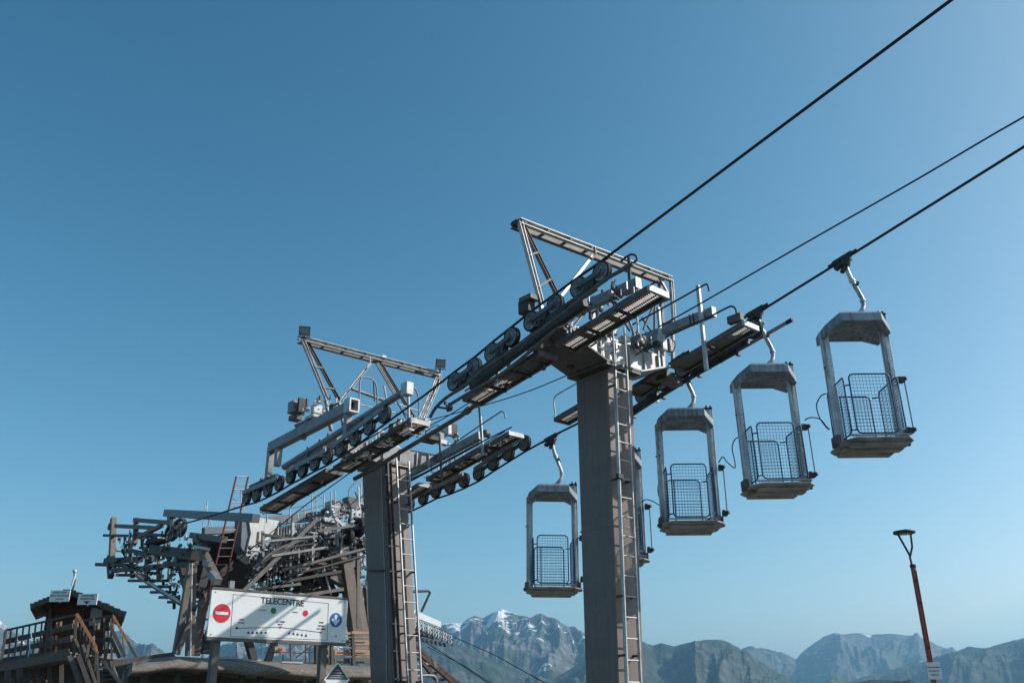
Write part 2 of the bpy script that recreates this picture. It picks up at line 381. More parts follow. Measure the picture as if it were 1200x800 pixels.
cable('signal_cable', smooth([pv(1400, 29, MVv), pv(1200, 137, MVv), pv(1075, 210, MVv), pv(952, 280, MVv), pv(822, 355, MVv), pv(772, 383, MVv)]), .011, 'thin signal cable from the tower head to the right edge between the haul cables')
cable('signal_cable', smooth([pv(673, 436, MVv), pv(620, 458, MVv), pv(566, 475, MVv), pv(500, 493, MVv), pv(462, 503, MVv)]), .009, 'thin signal cable sagging between the two tower heads')
cable('signal_cable', smooth([pv(668, 413, 9.2), pv(640, 428, 9.2), pv(600, 449, 9.2), pv(566, 462, 9.2), pv(520, 490, 9.0), pv(462, 520, 9.0)]), .009, 'thin signal cable passing just under the grated catwalk of the big tower')
cable('signal_cable', smooth([pu(432, 538, 15.3), pu(400, 561, 16.5), pu(360, 590, 18), pu(310, 630, 19.5), pu(272, 662, 20.5)]), .012, 'thin signal cable running from the second tower down to the station')
# conduit pipe carried between the towers
mb = MB(); pc = [pv(566, 468, 9.0), pv(540, 487, 9.0), pv(500, 511, 9.0), pv(470, 529, 9.0), pv(440, 548, 8.85), pv(415, 561, 8.7)]
mb.tube(pc, .042, 10); mb.tube([pc[0], pc[0]-DU*.25+DZ*.01], .062, 10); mb.tube([pv(552, 478, 9.0), pv(546, 482.5, 9.0)], .062, 10)
cp = build('conduit_pipe', mb, 'steel_m'); tag(cp, 'grey conduit pipe slung between the two lift towers', 'pipe')
mb = MB(); a_ = pv(561, 470, 9.0); mb.tube([a_, a_-DZ*.02, pv(564, 512, 9.0)], .018, 8); build('hanger_rod', mb, 'steel', cp)

# ================================================================== hanging baskets
def rrect(c, a, b, hw, hh, r, n=4):     # closed rounded rectangle
    out = []
    for sx, sy, t0 in ((1, 1, 0), (-1, 1, 90), (-1, -1, 180), (1, -1, 270)):
        for i in range(n+1):
            t = rad(t0+90*i/n); out.append(Vector(c)+a*(sx*(hw-r)+r*math.cos(t))+b*(sy*(hh-r)+r*math.sin(t)))
    return out+[out[0]]
def mesh_gate(name, c, a, hw, hh, parent, label=None, r=.011, mid=False):
    mb = MB(); mb.tube(rrect(c, a, DZ, hw, hh, .06), r, 7, False)
    if mid: mb.tube([c+a*(hw*.55)-DZ*hh, c+a*(hw*.55)+DZ*hh], r*.8, 6)
    g = build(name, mb, 'blue', parent, label=label)
    mb = MB(); n = max(2, round(2*hw/.046)); k = round(2*hh/.048)
    for i in range(1, n): p = c+a*(-hw+2*hw*i/n); jt = random.uniform(-.004, .004)*a; mb.tube([p-DZ*hh, p+jt, p+DZ*hh], .0025, 4, False)
    for i in range(1, k): p = c+DZ*(-hh+2*hh*i/k); mb.tube([p-a*hw, p+DZ*random.uniform(-.004, .004), p+a*hw], .0028, 4, False)
    build('wire_mesh', mb, 'blue', g); return g
def make_basket(uc, zc, label):
    G = L(uc, FV, zc)      # grip on the cable
    t = thing('hanging_basket', G, label, 'basket', 'open lift baskets hanging in a row')
    U = Vector((-1, 0, 0)); V = Vector((0, 1, 0)); Z = DZ     # the baskets hang with their long side square to the viewer
    B = L(uc, FV, 0)+V*.14           # plan centre of the basket
    ztop = zc-.93; zfl = zc-2.74
    def P(du, dv, z): return B+U*(du*.86-.01)+V*dv+Z*z
    # grip: jaw on the rope, spring housing, lever
    mb = MB()
    sl = Vector(L(-1, 0, .2)).normalized(); CV = DV
    mb.beam(G-sl*.16, G+sl*.16, .05, .06); mb.beam(G-sl*.24+Z*.0, G+sl*.24, .03, .035)
    mb.tube([G-Z*.02+sl*.09, G-Z*.14-V*.01+sl*.04], .05, 10); mb.tube([G-V*.07-Z*.08, G+V*.10-Z*.08], .042, 10)
    mb.beam(G-Z*.10-sl*.14, G-Z*.06+sl*.12, .08, .05)
    mb.tube([G-Z*.17-V*.05, G-Z*.17+V*.09], .035, 10)
    build('grip', mb, 'steel_d', t)
    # goose-neck hanger arm, bowed to the outside
    bow = U*-.17+V*.02
    a0 = G-Z*.12-U*.02
    pts = smooth([a0, G-Z*.30+bow*.38, G-Z*.50+bow*.80, G-Z*.64+bow*1.1, G-Z*.75+bow*1.1, G-Z*.84+bow*.8, P(-.04, 0, ztop+.035)], 5)
    mb = MB(); mb.tube(pts, .033, 10)
    for q in (.2, .52): k = int(q*len(pts)); mb.tube([pts[k], lerp(pts[k], pts[k+1], .9)], .045, 10)
    build('hanger_arm', mb, 'post', t)
    mb = MB(); k = int(.26*len(pts)); mb.tube([pts[k]-V*.08-U*.02, pts[k]+V*.08+U*-.06], .022, 8)
    build('damper', mb, 'steel_m', t)
    mb = MB(); mb.box(P(0, 0, ztop+.015), U*.14, V*.09, Z*.016)
    for q in (-.1, .1): mb.tube([P(q, .05, ztop+.02), P(q, .05, ztop+.06)], .018, 6); mb.tube([P(q, -.05, ztop+.02), P(q, -.05, ztop+.06)], .018, 6)
    build('hanger_foot', mb, 'steel', t)
    # canopy: octagonal pressed tray, hollow underneath
    def octo(lu, lv, cu, cv, z): return [P(-lu+cu, -lv, z), P(lu-cu, -lv, z), P(lu, -lv+cv, z), P(lu, lv-cv, z), P(lu-cu, lv, z), P(-lu+cu, lv, z), P(-lu, lv-cv, z), P(-lu, -lv+cv, z)]
    def loft(rings, capa=True, capb=True):
        mb = MB(); n = len(rings[0]); vs = [p for r in rings for p in r]; fs = []
        for i in range(len(rings)-1):
            for k in range(n): k2 = (k+1) % n; fs.append((i*n+k, i*n+k2, (i+1)*n+k2, (i+1)*n+k))
        mb.add(vs, fs)
        if capa: mb.add(rings[0], [tuple(range(n))[::-1]])
        if capb: mb.add(rings[-1], [tuple(range(n))])
        return mb
    def canring(lu, lt, lv, z, ze):     # ends fold down to ze
        return [P(-lt, -lv, z), P(lt, -lv, z), P(lu, -lv+.16, ze), P(lu, lv-.16, ze), P(lt, lv, z), P(-lt, lv, z), P(-lu, lv-.16, ze), P(-lu, -lv+.16, ze)]
    mb = loft([canring(.45, .27, .27, ztop-.10, ztop-.23), canring(.47, .30, .36, ztop-.155, ztop-.285), canring(.505, .33, .385, ztop-.16, ztop-.29), canring(.515, .335, .39, ztop-.15, ztop-.28), canring(.515, .335, .385, ztop-.04, ztop-.17), canring(.49, .29, .33, ztop, ztop-.12)])
    build('canopy', mb, 'basket', t, .005)
    mb = MB(); mb.box(P(0, .03, ztop-.11), U*.17, V*.16, Z*.014); build('canopy_panel', mb, 'basket', t, .004)
    # two posts, one at each end
    for s in (-1, 1):
        mb = MB(); pd = -.02 if s == 1 else -.13; a = P(s*.47, pd, ztop-.17 if s == 1 else ztop+.03); b_ = P(s*.475, -.04, zfl+.02)
        mb.channel(a, b_, .06, .112, V, .012)
        mb.box(lerp(a, b_, .5)-V*.01, U*.018, V*.006, (a-b_)*.5)
        p = build('post', mb, 'post', t, .003)
        text('lettering', "alpe d'huez", .085, 'whitep', p, P(s*.473, -.075 if s == 1 else -.115, zc-1.60), Z, U)
        if s == -1:
            mb = MB(); mb.box(P(-.45, -.08, ztop+.045), U*.07, V*.07, Z*.012); mb.box(P(-.51, -.08, ztop+.07), U*.012, V*.02, Z*.035); mb.box(P(-.43, -.10, ztop+.07), U*.012, V*.02, Z*.03)
            build('post_bracket', mb, 'steel_d', t)
        # foot where the post meets the floor
        mb = MB(); mb.box(P(s*.53, 0, zfl+.05), U*.035, V*.10, Z*.07); mb.sphere(P(s*.57, -.03, zfl+.0), .035)
        build('post_foot', mb, 'steel_m', t, .004)
    # floor: chamfered tray of three boards
    mb = loft([octo(.40, .36, .12, .13, zfl-.055), octo(.49, .42, .12, .13, zfl-.038), octo(.53, .44, .13, .15, zfl-.03), octo(.53, .44, .13, .15, zfl-.012), octo(.49, .40, .12, .15, zfl)])
    build('floor', mb, 'floor', t)
    for k in range(3):
        v0 = -.25+k*.25; mb = MB(); lu = .47 if abs(v0) < .2 else .42
        mb.box(P(0, v0, zfl-.068), U*lu*.86, V*.095, Z*.022); build('floor_slat', mb, 'floor', t, .018)
    for s in (-1, 1): mb = MB(); mb.tube([P(-.46, s*.38, zfl+.03), P(.46, s*.38, zfl+.03)], .012, 6); build('toe_rail', mb, 'steel', t)
    # wire mesh sides: tall back gate, lower front gate, two end guards
    mesh_gate('near_gate', P(.03, -.36, zfl+.47), U, .27, .41, t)
    mesh_gate('far_gate', P(.03, .38, zfl+.45), U, .27, .36, t, mid=True)
    for s in (-1, 1):
        mesh_gate('end_guard', P(s*.42, -.0, zfl+.46), V, .33, .39, t)
        for z in (zfl+.16, zfl+.78):
            for q0, q1, rr in ((P(s*.42, .32, z), P(s*.33, .38, z), .010), (P(s*.42, -.32, z-.05), P(s*.33, -.36, z-.05), .010), (P(s*.42, 0, z), P(s*.50, 0, z), .014)):
                mb = MB(); mb.tube([q0, q1], rr, 6); build('hinge', mb, 'blue', t)
    # latch boxes bolted to the outer face of the uphill post
    for z in (zfl+.88, zfl+.16):
        mb = MB(); mb.box(P(-.60, -.10, z), U*.035, V*.05, Z*.035); mb.tube([P(-.60, -.10, z), P(-.67, -.15, z+.01)], .028, 8); mb.box(P(-.60, -.02, z+.05), U*.02, V*.03, Z*.02)
        mb.tube([P(-.6, -.13, z), P(-.6, .05, z)], .014, 6)
        build('latch', mb, 'steel_d', t)
    mb = MB(); mb.tube([P(-.64, -.12, zfl+.2), P(-.64, -.12, zfl+.85)], .008, 6); build('latch_rod', mb, 'steel_d', t)
    mb = MB(); mb.tube([P(.52, -.02, zfl+1.1), P(.56, -.03, zfl+1.1)], .012, 6)
    build('peg', mb, 'steel_d', t)
    return t
bk = [(5.44, 7.67), (6.97, 7.37), (8.50, 7.06), (10.04, 6.72), (11.60, 6.41)]
lab = ["open grey lift basket nearest the right edge, highest in the row of five",
       "open grey lift basket second from the right, hanging below the end of the guide tube",
       "open grey lift basket just right of the big tower, hanger behind the wheel train",
       "lift basket mostly hidden behind the big tower, only its lettered post showing",
       "open grey lift basket hanging alone left of the big tower, lowest in the row"]
b0 = make_basket(bk[0][0], bk[0][1], lab[0])
for i in range(1, 5):
    c = copy_tree(b0, L(bk[i][0]-bk[0][0], 0, bk[i][1]-bk[0][1])); c['label'] = lab[i]; WL[c.name] = c.location.copy()
    c.rotation_euler = (rad((.6, -.5, .9, -.8)[i-1]), rad((-.7, .8, .3, .9)[i-1]), rad((2.5, -3, 4, 3)[i-1]))
# slack cords linking neighbouring baskets
def cord(p, label):
    mb = MB(); mb.tube(smooth(p, 6), .0085, 6); tag(build('linking_cord', mb, 'rubber'), label, 'cord', 'slack cords between baskets')
cord([pv(943, 492, 11.0), pv(950, 489, 11.0), pv(961, 491, 11.0), pv(968, 499, 11.0), pv(972, 503, 11.0), pv(968, 500, 11.0), pv(960, 488, 11.1), pv(957, 474, 11.1), pv(962, 464, 11.1), pv(968, 461, 11.1)], 'black cord looping between the two rightmost baskets')
cord([pv(842, 542, 11.0), pv(847, 535, 11.0), pv(852, 541, 11.0), pv(861, 548, 11.0), pv(861, 540, 11.1), pv(858, 525, 11.1), pv(861, 515, 11.1), pv(866, 512, 11.1)], 'black cord looping between the second and third baskets from the right')
cord([pv(752, 588, 11.0), pv(757, 585, 11.0), pv(765, 587, 11.0), pv(774, 591, 11.1), pv(771, 575, 11.1), pv(773, 560, 11.1), pv(776, 556, 11.1)], 'black cord between the tower-hidden basket and the one right of it')
cord([pv(676, 631, 11.0), pv(684, 628, 11.0), pv(692, 631, 11.0), pv(704, 634, 11.1)], 'short black cord from the leftmost basket to behind the tower')
# ================================================================== lift towers
_wheel = {}
WP = [(.0, .055), (.030, .055), (.034, .034), (.05, .034), (.056, .014), (.100, .014), (.112, .032), (.132, .032), (.132, -.032), (.112, -.032), (.100, -.014), (.056, -.014), (.05, -.034), (.034, -.034), (.030, -.055), (.0, -.055)]
TP = [(.128, .034), (.152, .036), (.158, .024), (.148, 0), (.158, -.024), (.152, -.036), (.128, -.034)]
def sheave(parent, c):
    p = L(*c)
    if not _wheel:
        mb = MB(); mb.rev(p, DV, WP, 30); o = build('wheel', mb, 'wheel', parent)
        mb = MB(); mb.rev(p, DV, TP, 30); ty = build('tyre', mb, 'rubber', o)
        mb = MB(); mb.tube([p-DV*.078, p+DV*.078], .022, 8); mb.tube([p-DV*.078, p-DV*.066], .032, 6); ax = build('axle', mb, 'steel', o)
        mb = MB()
        for k in range(6):
            a = k*math.pi/3; q = p+DU*.078*math.cos(a)+DZ*.078*math.sin(a); mb.tube([q-DV*.022, q+DV*.022], .009, 6)
        bl = stuff(build('bolts', mb, 'steel_d', o))
        _wheel.update(w=o, t=ty, a=ax, b=bl, c=p); return o
    d = p-_wheel['c']
    def sh(src, par): return share(src.name.split('.')[0], src, par, WL[src.name]+d)
    o = sh(_wheel['w'], parent); sh(_wheel['t'], o); sh(_wheel['a'], o); stuff(sh(_wheel['b'], o)); return o
def plate_link(mb, a, b, off, h, t=.007, dz=0):     # long plate with rounded ends in the plane of the train
    a = L(*a)+DV*off+DZ*dz; b = L(*b)+DV*off+DZ*dz; d = (b-a).normalized(); n = d.cross(DV).normalized()
    pts = [b+(d*math.cos(x)+n*math.sin(x))*h for x in [rad(q) for q in range(-90, 91, 30)]]+[a+(-d*math.cos(x)-n*math.sin(x))*h for x in [rad(q) for q in range(-90, 91, 30)]]
    mb.prism(pts, DV*t)
def mid(a, b, dz=0): return tuple((x+y)/2 for x, y in zip(a, b[:3]))[:2]+((a[2]+b[2])/2+dz,)
def train(parent, W, sgn):       # sgn -1: beams below the wheels (support), +1: above (hold-down)
    for c in W: sheave(parent, c)
    cs = []
    for i in range(0, len(W)-1, 2):
        a, b = W[i], W[i+1]; c = mid(a, b)
        if sgn > 0:
            for off in (-.075, .075):
                for q in (a, b): mb = MB(); mb.beam(L(q[0], q[1]+off, q[2]+.075), L(q[0], q[1]+off, q[2]-.02), .04, .014, DU); build('axle_lug', mb, 'steel', parent)
            cs.append((c[0], c[1], c[2]+.19)); continue
        for off in (-.056, .056):
            mb = MB(); plate_link(mb, a, b, off, .036 if sgn < 0 else .032); build('bogie_plate', mb, 'steel_m', parent)
        mb = MB()
        p = L(*c); mb.prism([L(*lerp3(a, b, .2))+DZ*.0, L(*lerp3(a, b, .8)), L(c[0]+.05, c[1], c[2]+sgn*.17), L(c[0]-.05, c[1], c[2]+sgn*.17)], DV*(.10 if sgn < 0 else .04))
        mb.tube([L(c[0], c[1]-.085, c[2]+sgn*.13), L(c[0], c[1]+.085, c[2]+sgn*.13)], .025, 8)
        build('rocker_bracket', mb, 'steel_d', parent)
        cs.append((c[0], c[1], c[2]+sgn*.15))
    if sgn > 0:
        for i in range(0, len(W)-3, 4):
            for off in (-.08, .08):
                mb = MB(); a, b = W[i], W[i+3]; d = (L(*b)-L(*a)).normalized(); o_ = DZ*.085+DV*off
                mb.beam(L(*a)-d*.06+o_, L(*b)+d*.06+o_, .03, .085); build('train_bar', mb, 'steel' if off < 0 else 'steel_m', parent, .003)
    for i in range(0, len(cs)-1, 2):
        mb = MB(); a, b = cs[i], cs[i+1]; d = (L(*b)-L(*a)).normalized()
        mb.beam(L(*a)-d*.10, L(*b)+d*.10, .075, .085)
        c = mid(a, b); mb.tube([L(c[0], c[1]-.07, c[2]+sgn*.03), L(c[0], c[1]+.07, c[2]+sgn*.03)], .04, 10)
        build('rocker_beam', mb, 'steel_d' if sgn < 0 else 'steel_m', parent, .004)
def lerp3(a, b, t): return tuple(x+(y-x)*t for x, y in zip(a, b))
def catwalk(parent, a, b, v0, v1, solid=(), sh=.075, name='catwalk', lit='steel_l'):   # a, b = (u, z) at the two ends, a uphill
    def Q(t, v, dz=0): return L(lerp(a[0], b[0], t), v, lerp(a[1], b[1], t)+dz)
    ln = (Q(1, v0)-Q(0, v0)).length
    mb = MB(); mb.box(Q(.5, (v0+v1)/2, .0), (Q(1, v0)-Q(0, v0))/2*.998, DV*.0, DZ*0) if False else None
    root = None
    mb = MB(); d = (Q(1, v0)-Q(0, v0)).normalized(); 
    mb.channel(Q(0, v0), Q(1, v0), .035, sh, DV, .006); fr = build(name, mb, 'steel_m', parent)
    mb = MB(); mb.channel(Q(0, v1), Q(1, v1), .035, sh, -DV, .006); build('side_rail', mb, 'steel_m', fr)
    for t in (0, 1):
        mb = MB(); mb.beam(Q(t, v0-.004), Q(t, v1+.004), .045, sh+.006, DZ); build('end_plate', mb, lit if t == 0 else 'steel_m', fr)  # uphill end plate takes the paler steel, as if sunlit
    n = int(ln/.034); mb = MB()
    for i in range(1, n):
        t = i/n
        if any(s0 <= t <= s1 for s0, s1 in solid): continue
        mb.beam(Q(t, v0+.01, .01), Q(t, v1-.01, .01), .008, .03)
    k = max(2, int((v1-v0)/.10))
    for j in range(1, k): v = lerp(v0, v1, j/k); mb.beam(Q(0, v, .012), Q(1, v, .012), .005, .022)
    stuff(build('grating', mb, 'grating', fr))
    for s0, s1 in solid:
        mb = MB(); mb.box(Q((s0+s1)/2, (v0+v1)/2, .005), (Q(s1, v0)-Q(s0, v0))/2, DV*((v1-v0)/2-.01), DZ*.008); build('deck_plate', mb, 'steel_m', fr)
    q = max(2, int(ln/.55))
    for i in range(1, q): mb = MB(); mb.beam(Q(i/q, v0-.01, -.03), Q(i/q, v1+.01, -.03), .04, .035); build('cross_bearer', mb, 'steel_d', fr)
    return fr
def part_beam(name, parent, p, q, w_, h, m, up=DZ, bevel=.003): mb = MB(); mb.beam(p, q, w_, h, up); return build(name, mb, m, parent, bevel)
def part_tube(name, parent, pts, r, m, n=8): mb = MB(); mb.tube(pts, r, n); return build(name, mb, m, parent)
def lattice_bar(parent, name, p, q, gap, sep, n=4, m='steel_l'):   # two channels side by side joined by battens
    p = Vector(p); q = Vector(q); s = Vector(sep).normalized()*gap/2
    mb = MB(); mb.channel(p+s, q+s, .03, .05, -DU, .006); o = build(name, mb, m, parent)
    mb = MB(); mb.channel(p-s, q-s, .03, .05, -DU, .006); build('channel', mb, m, o)
    for i in range(n+1):
        t = (i+.1)/(n+.2); c = lerp(p, q, t); mb = MB(); mb.beam(c-s*1.2-DU*.03, c+s*1.2-DU*.03, .04, .012, DU); build('batten', mb, 'steel_m', o)
    return o
def ladder(parent, bl, tl, br, tr, gap=.262, m='steel_l', name='ladder', r=.012):
    mb = MB(); mb.beam(bl, tl, .02, .045, DU); o = build(name, mb, m, parent)
    mb = MB(); mb.beam(br, tr, .02, .045, DU); build('stile', mb, m, o)
    n = int((Vector(tl)-Vector(bl)).length/gap); first = None
    for i in range(n):
        t = (i+.6)/n; p, q = lerp(Vector(bl), Vector(tl), t), lerp(Vector(br), Vector(tr), t)
        if first is None: mb = MB(); mb.tube([p, q], r, 6); first = build('rung', mb, m, o); f0 = WL[first.name]; f0d = f0-(p+q)/2
        else: share('rung', first, o, (p+q)/2+f0d)
    return o
def prismUVZ(name, parent, pts, u0, u1, m, bevel=.004):   # outline in (v, z), thickness along u
    mb = MB(); mb.prism([L((u0+u1)/2, v, z) for v, z in pts], DU*(u1-u0)); return build(name, mb, m, parent, bevel)
def junction_box(parent, c, w_, d, h, m='steel_l', name='junction_box'):
    mb = MB(); mb.box(c, DU*w_/2, DV*d/2, DZ*h/2); o = build(name, mb, m, parent, .006)
    mb = MB(); mb.box(Vector(c)-DU*(w_/2+.004), DU*.004, DV*d*.42, DZ*h*.42); build('lid', mb, m, o, .002); return o
def floodlight(parent, c, face):
    mb = MB(); f = Vector(face).normalized(); s = f.cross(DZ).normalized(); u = s.cross(f)
    mb.prism([c-f*.09+u*.045, c-f*.09-u*.045, c+f*.05-u*.085, c+f*.05+u*.085], s*.20)
    mb.box(c+f*.055, f*.008, s*.112, u*.095); o = build('floodlight', mb, 'steel_d', parent, .004)
    mb = MB(); mb.box(c+f*.066, f*.004, s*.095, u*.075); build('lamp_glass', mb, 'glass', o)
    mb = MB(); mb.beam(c-u*.10, c-u*.22, .03, .05); mb.beam(c-u*.12-s*.13, c-u*.12+s*.13, .02, .02); build('bracket', mb, 'steel_m', o)
    return o

# ------------------------------------------------------------------ the big tower
T1 = thing('lift_tower', L(8.73, 9.6, 0), 'tall grey brown lift tower in front, no floodlights, with its wheel trains and catwalks', 'lift tower', 'steel lift towers')
u0, u1, v0, v1 = 8.40, 9.06, 9.31, 9.88
def lean(z): return -(6.4-z)*.028          # the mast leans a little towards the far cable with height
def t1r(z, g=0):                            # its section at height z, grown by g
    k = (6.4-z)/6.4; a, b = v0+lean(z)-g, v1+lean(z)-.075*k+g; return [L(u0-g, a, z), L(u0-g, b, z), L(u1-.10*k+g, b, z), L(u1-.10*k+g, a, z)]
def band(z0_, z1_, g): mb = MB(); mb.add(t1r(z0_, g)+t1r(z1_, g), [(3, 2, 1, 0), (4, 5, 6, 7), (0, 1, 5, 4), (1, 2, 6, 5), (2, 3, 7, 6), (3, 0, 4, 7)]); return mb
build('column', band(0, 6.4, 0), 'tower', T1, .02)
for z in (1.2, 4.05):      # welded seams and band plates round the column
    build('weld_seam', band(z-.012, z+.012, .004), 'tower', T1, .003)
mb = MB(); mb.box(L((u0+u1)/2, (v0+v1)/2, 6.43), DU*.42, DV*.38, DZ*.022); build('flange', mb, 'steel_m', T1, .004)
mb = MB(); mb.box(L((u0+u1)/2, (v0+v1)/2, 6.475), DU*.42, DV*.38, DZ*.018); build('flange', mb, 'steel_m', T1, .004)
bolt = None
for i in range(12):
    for (a, b) in (((u0-.05)+i*.068, v0-.065), (u0-.055, v0-.05+i*.061)):
        p = L(a, b, 6.45); q = p
        if bolt is None: mb = MB(); mb.tube([p-DZ*.05, p+DZ*.055], .014, 6); mb.tube([p-DZ*.05, p-DZ*.03], .024, 6); bolt = build('bolt', mb, 'steel_d', T1)
        else: share('bolt', bolt, T1, WL[bolt.name]+(p-L(u0-.05, v0-.065, 6.45)))
# crossarm: tapered box girder flaring out to both trains
prismUVZ('crossarm', T1, [(8.30, 6.78), (9.22, 6.50), (9.95, 6.50), (10.85, 6.82), (10.85, 7.0), (8.30, 6.97)], 8.52, 8.98, 'steel_l', .006)
for v in (8.6, 8.95, 9.3, 9.62, 9.95, 10.3, 10.65):
    zb = 6.78-.28*(v-8.3)/.92 if v < 9.22 else (6.5 if v < 9.95 else 6.5+.32*(v-9.95)/.9)
    mb = MB(); mb.box(L(8.50, v, (zb+6.97)/2), DU*.02, DV*.007, DZ*(6.97-zb)/2); build('stiffener', mb, 'steel_l', T1)
prismUVZ('gusset', T1, [(9.25, 6.98), (9.25, 7.35), (9.32, 7.38), (9.75, 6.98)], 8.60, 8.62, 'steel_l')
prismUVZ('gusset', T1, [(9.9, 6.98), (10.3, 7.30), (10.36, 7.30), (10.5, 6.98)], 8.66, 8.68, 'steel_l')
prismUVZ('lower_skirt', T1, [(8.32, 6.76), (9.2, 6.49), (9.2, 6.46), (8.32, 6.73)], 8.30, 9.15, 'steel_m')
prismUVZ('lower_skirt', T1, [(9.97, 6.49), (10.84, 6.80), (10.84, 6.77), (9.97, 6.46)], 8.30, 9.15, 'steel_l')  # paler than the near skirt, its sunlit look is in the colour
# sheave trains
train(T1, W1, -1)
W4s = [(c[0]-.2, c[1], c[2]+.035) for c in W4]; train(T1, W4s, -1)
def tline(W, t): i = t*(len(W)-1); k = min(int(i), len(W)-2); return lerp3(W[k], W[k+1], i-k)
for W in (W1, W4s):
    a, b = W[0], W[-1]; d = (L(*b)-L(*a)).normalized()
    mb = MB(); big = W is W1
    pts = [L(*tline(W, t))-DZ*(.27 if big else .21) for t in (.12, .37, .62, .87)]
    for i in range(3): mb.beam(pts[i], pts[i+1], .10 if big else .05, .14 if big else .06, e=.03)
    build('main_beam', mb, 'steel_d', T1, .004)
    c = tline(W, .47); sg = 1 if W is W1 else -1
    mb = MB(); mb.beam(L(c[0], c[1], c[2]-.30 if big else c[2]-.20), L(c[0], c[1]+sg*.42, c[2]-.16), .22, .12); build('train_bracket', mb, 'steel_m', T1, .005)
    for t in (.13, .36, .6, .82): p = L(*tline(W, t)); part_beam('guide_bracket', T1, p-DZ*.22-DV*.14*sg, p-DZ*.22+DV*.06, .05, .03, 'steel_m')
# cable catcher tubes along the outside of the near train
for nm, pts in (('guard_tube', [(742, 309), (730, 316), (712, 326), (690, 343), (660, 367), (625, 393), (590, 417), (564, 435), (543, 453), (524, 465), (511, 477), (504, 489)]),
                ('guard_tube', [(655, 383), (630, 404), (605, 425), (583, 441), (557, 456), (540, 466), (527, 474)])):
    part_tube(nm, T1, smooth([pv(x, y, 7.87) for x, y in pts], 3), .026, 'steel_m')
part_tube('guard_loop', T1, smooth([pv(x, y, 7.9) for x, y in [(718, 322), (735, 311), (745, 306), (746, 301), (741, 298), (734, 301), (727, 307)]], 4), .016, 'steel_m')
for x, y in ((524, 478), (521, 470)): part_beam('tube_clamp', T1, pv(x, y-4, 7.87), pv(x+1, y+4, 7.87), .04, .03, 'steel_d')
part_beam('tube_clamp', T1, pv(514, 477, 7.9), pv(527, 479, 7.9), .05, .03, 'steel_d')
# box housing above the near train
mb = MB(); mb.box(pv(617, 360, 8.12), DU*.11, DV*.07, DZ*.10); build('sensor_housing', mb, 'steel_d', T1, .006)
mb = MB(); mb.box(pv(620, 353, 8.12)+DZ*.03, DU*.13, DV*.09, DZ*.04); build('housing_lid', mb, 'steel_m', T1, .004)
# catwalks
def cw(px_a, px_b, v): A = uvz(pv(*px_a, v)); B = uvz(pv(*px_b, v)); return (A[0], A[2]), (B[0], B[2])
a, b = cw((760, 337), (652, 403), 8.2); catwalk(T1, a, b, 8.2, 8.58, ((.44, .5), (.74, .8)))
a, b = cw((630, 413), (543, 467), 8.2); catwalk(T1, a, b, 8.2, 8.58, ((0, .12), (.36, .42), (.66, .72)), lit='steel_m')
a, b = cw((871, 378), (787, 428), 10.66); catwalk(T1, a, b, 10.66, 11.03, ((.30, .48), (.62, 1)))
a, b = cw((772, 434), (735, 458), 10.66); catwalk(T1, a, b, 10.66, 11.03, ((0, 1),), lit='steel_m')
a, b = cw((700, 462), (650, 491), 10.66); catwalk(T1, a, b, 10.66, 11.03, (), lit='steel_m')
part_tube('handrail', T1, smooth([pv(651, 490, 10.66), pv(650, 480, 10.66), pv(649, 470, 10.66), pv(651, 464, 10.66), pv(660, 458, 10.66), pv(690, 441, 10.66)], 3), .013, 'steel_l')
# hangers carrying the lower catwalk
for (x, y, l) in ((634, 397, 14), (583, 441, 10), (596, 424, 8)):
    p = pv(x, y, 8.2); part_beam('hanger', T1, p+DZ*.10, p-DZ*.08*l/8, .05, .04, 'steel_l')
for x, y in ((636, 430), (595, 452), (527, 478)):
    p = pv(x, y, 8.5); mb = MB(); mb.tube([p-DV*.03, p+DV*.03], .05, 12); mb.beam(p, p+DZ*.09, .05, .05); build('roller', mb, 'steel_m', T1)
# horizontal support beams with closed ends
for v, ua, ub, z in ((8.62, 7.12, 8.5, 7.09), (10.72, 7.40, 9.1, 7.37)):
    mb = MB(); mb.beam(L(ua, v, z), L(ub, v, z), .10, .15); o = build('support_beam', mb, 'steel', T1, .006)
    mb = MB(); mb.box(L(ua-.006, v, z), DU*.006, DV*.055, DZ*.08); build('end_cap', mb, 'steel_l', o)
    for q in (ua+.35, ua+.42): mb = MB(); mb.beam(L(q, v, z-.085), L(q, v, z+.085), .115, .02, DU); build('clamp_band', mb, 'steel_d', o)
    for q in (8.55, 8.95): part_beam('beam_stand', T1, L(q, v, z-.07), L(q, v, 6.97), .09, .09, 'steel', DU)
# gantry
P1 = pu(607, 260, 8.7); P2 = pu(785, 328, 8.7)
mb = MB(); mb.channel(P1, P2, .07, .085, -DU, .008); gb = build('gantry_crossbar', mb, 'steel_l', T1)
mb = MB(); mb.channel(P1+DU*.11, P2+DU*.11, .07, .085, DU, .008); build('channel', mb, 'steel_m', gb)
for i in range(8): mb = MB(); c = lerp(P1, P2, (i+.2)/7.4); mb.beam(c-DU*.07, c+DU*.15, .05, .02); build('batten', mb, 'steel_m', gb)
f1 = pu(633, 357, 8.7); f2 = pu(650, 343, 8.7)
mb = MB(); mb.channel(P1+DV*.01, f1, .06, .07, -DU, .008); lg = build('gantry_leg', mb, 'steel_l', T1)
mb = MB(); mb.channel(P1+DV*.05, f2, .05, .06, -DU, .008); build('channel', mb, 'steel_m', lg)
for t in (.42, .80): mb = MB(); mb.beam(lerp(P1, f1, t)-DU*.04, lerp(P1+DV*.05, f2, t+.02)-DU*.04, .03, .045, DU); build('batten', mb, 'steel_m', lg)
mb = MB(); mb.box(P1+DU*.05, DU*.07, DV*.03, DZ*.04); build('cap_plate', mb, 'steel_d', T1)
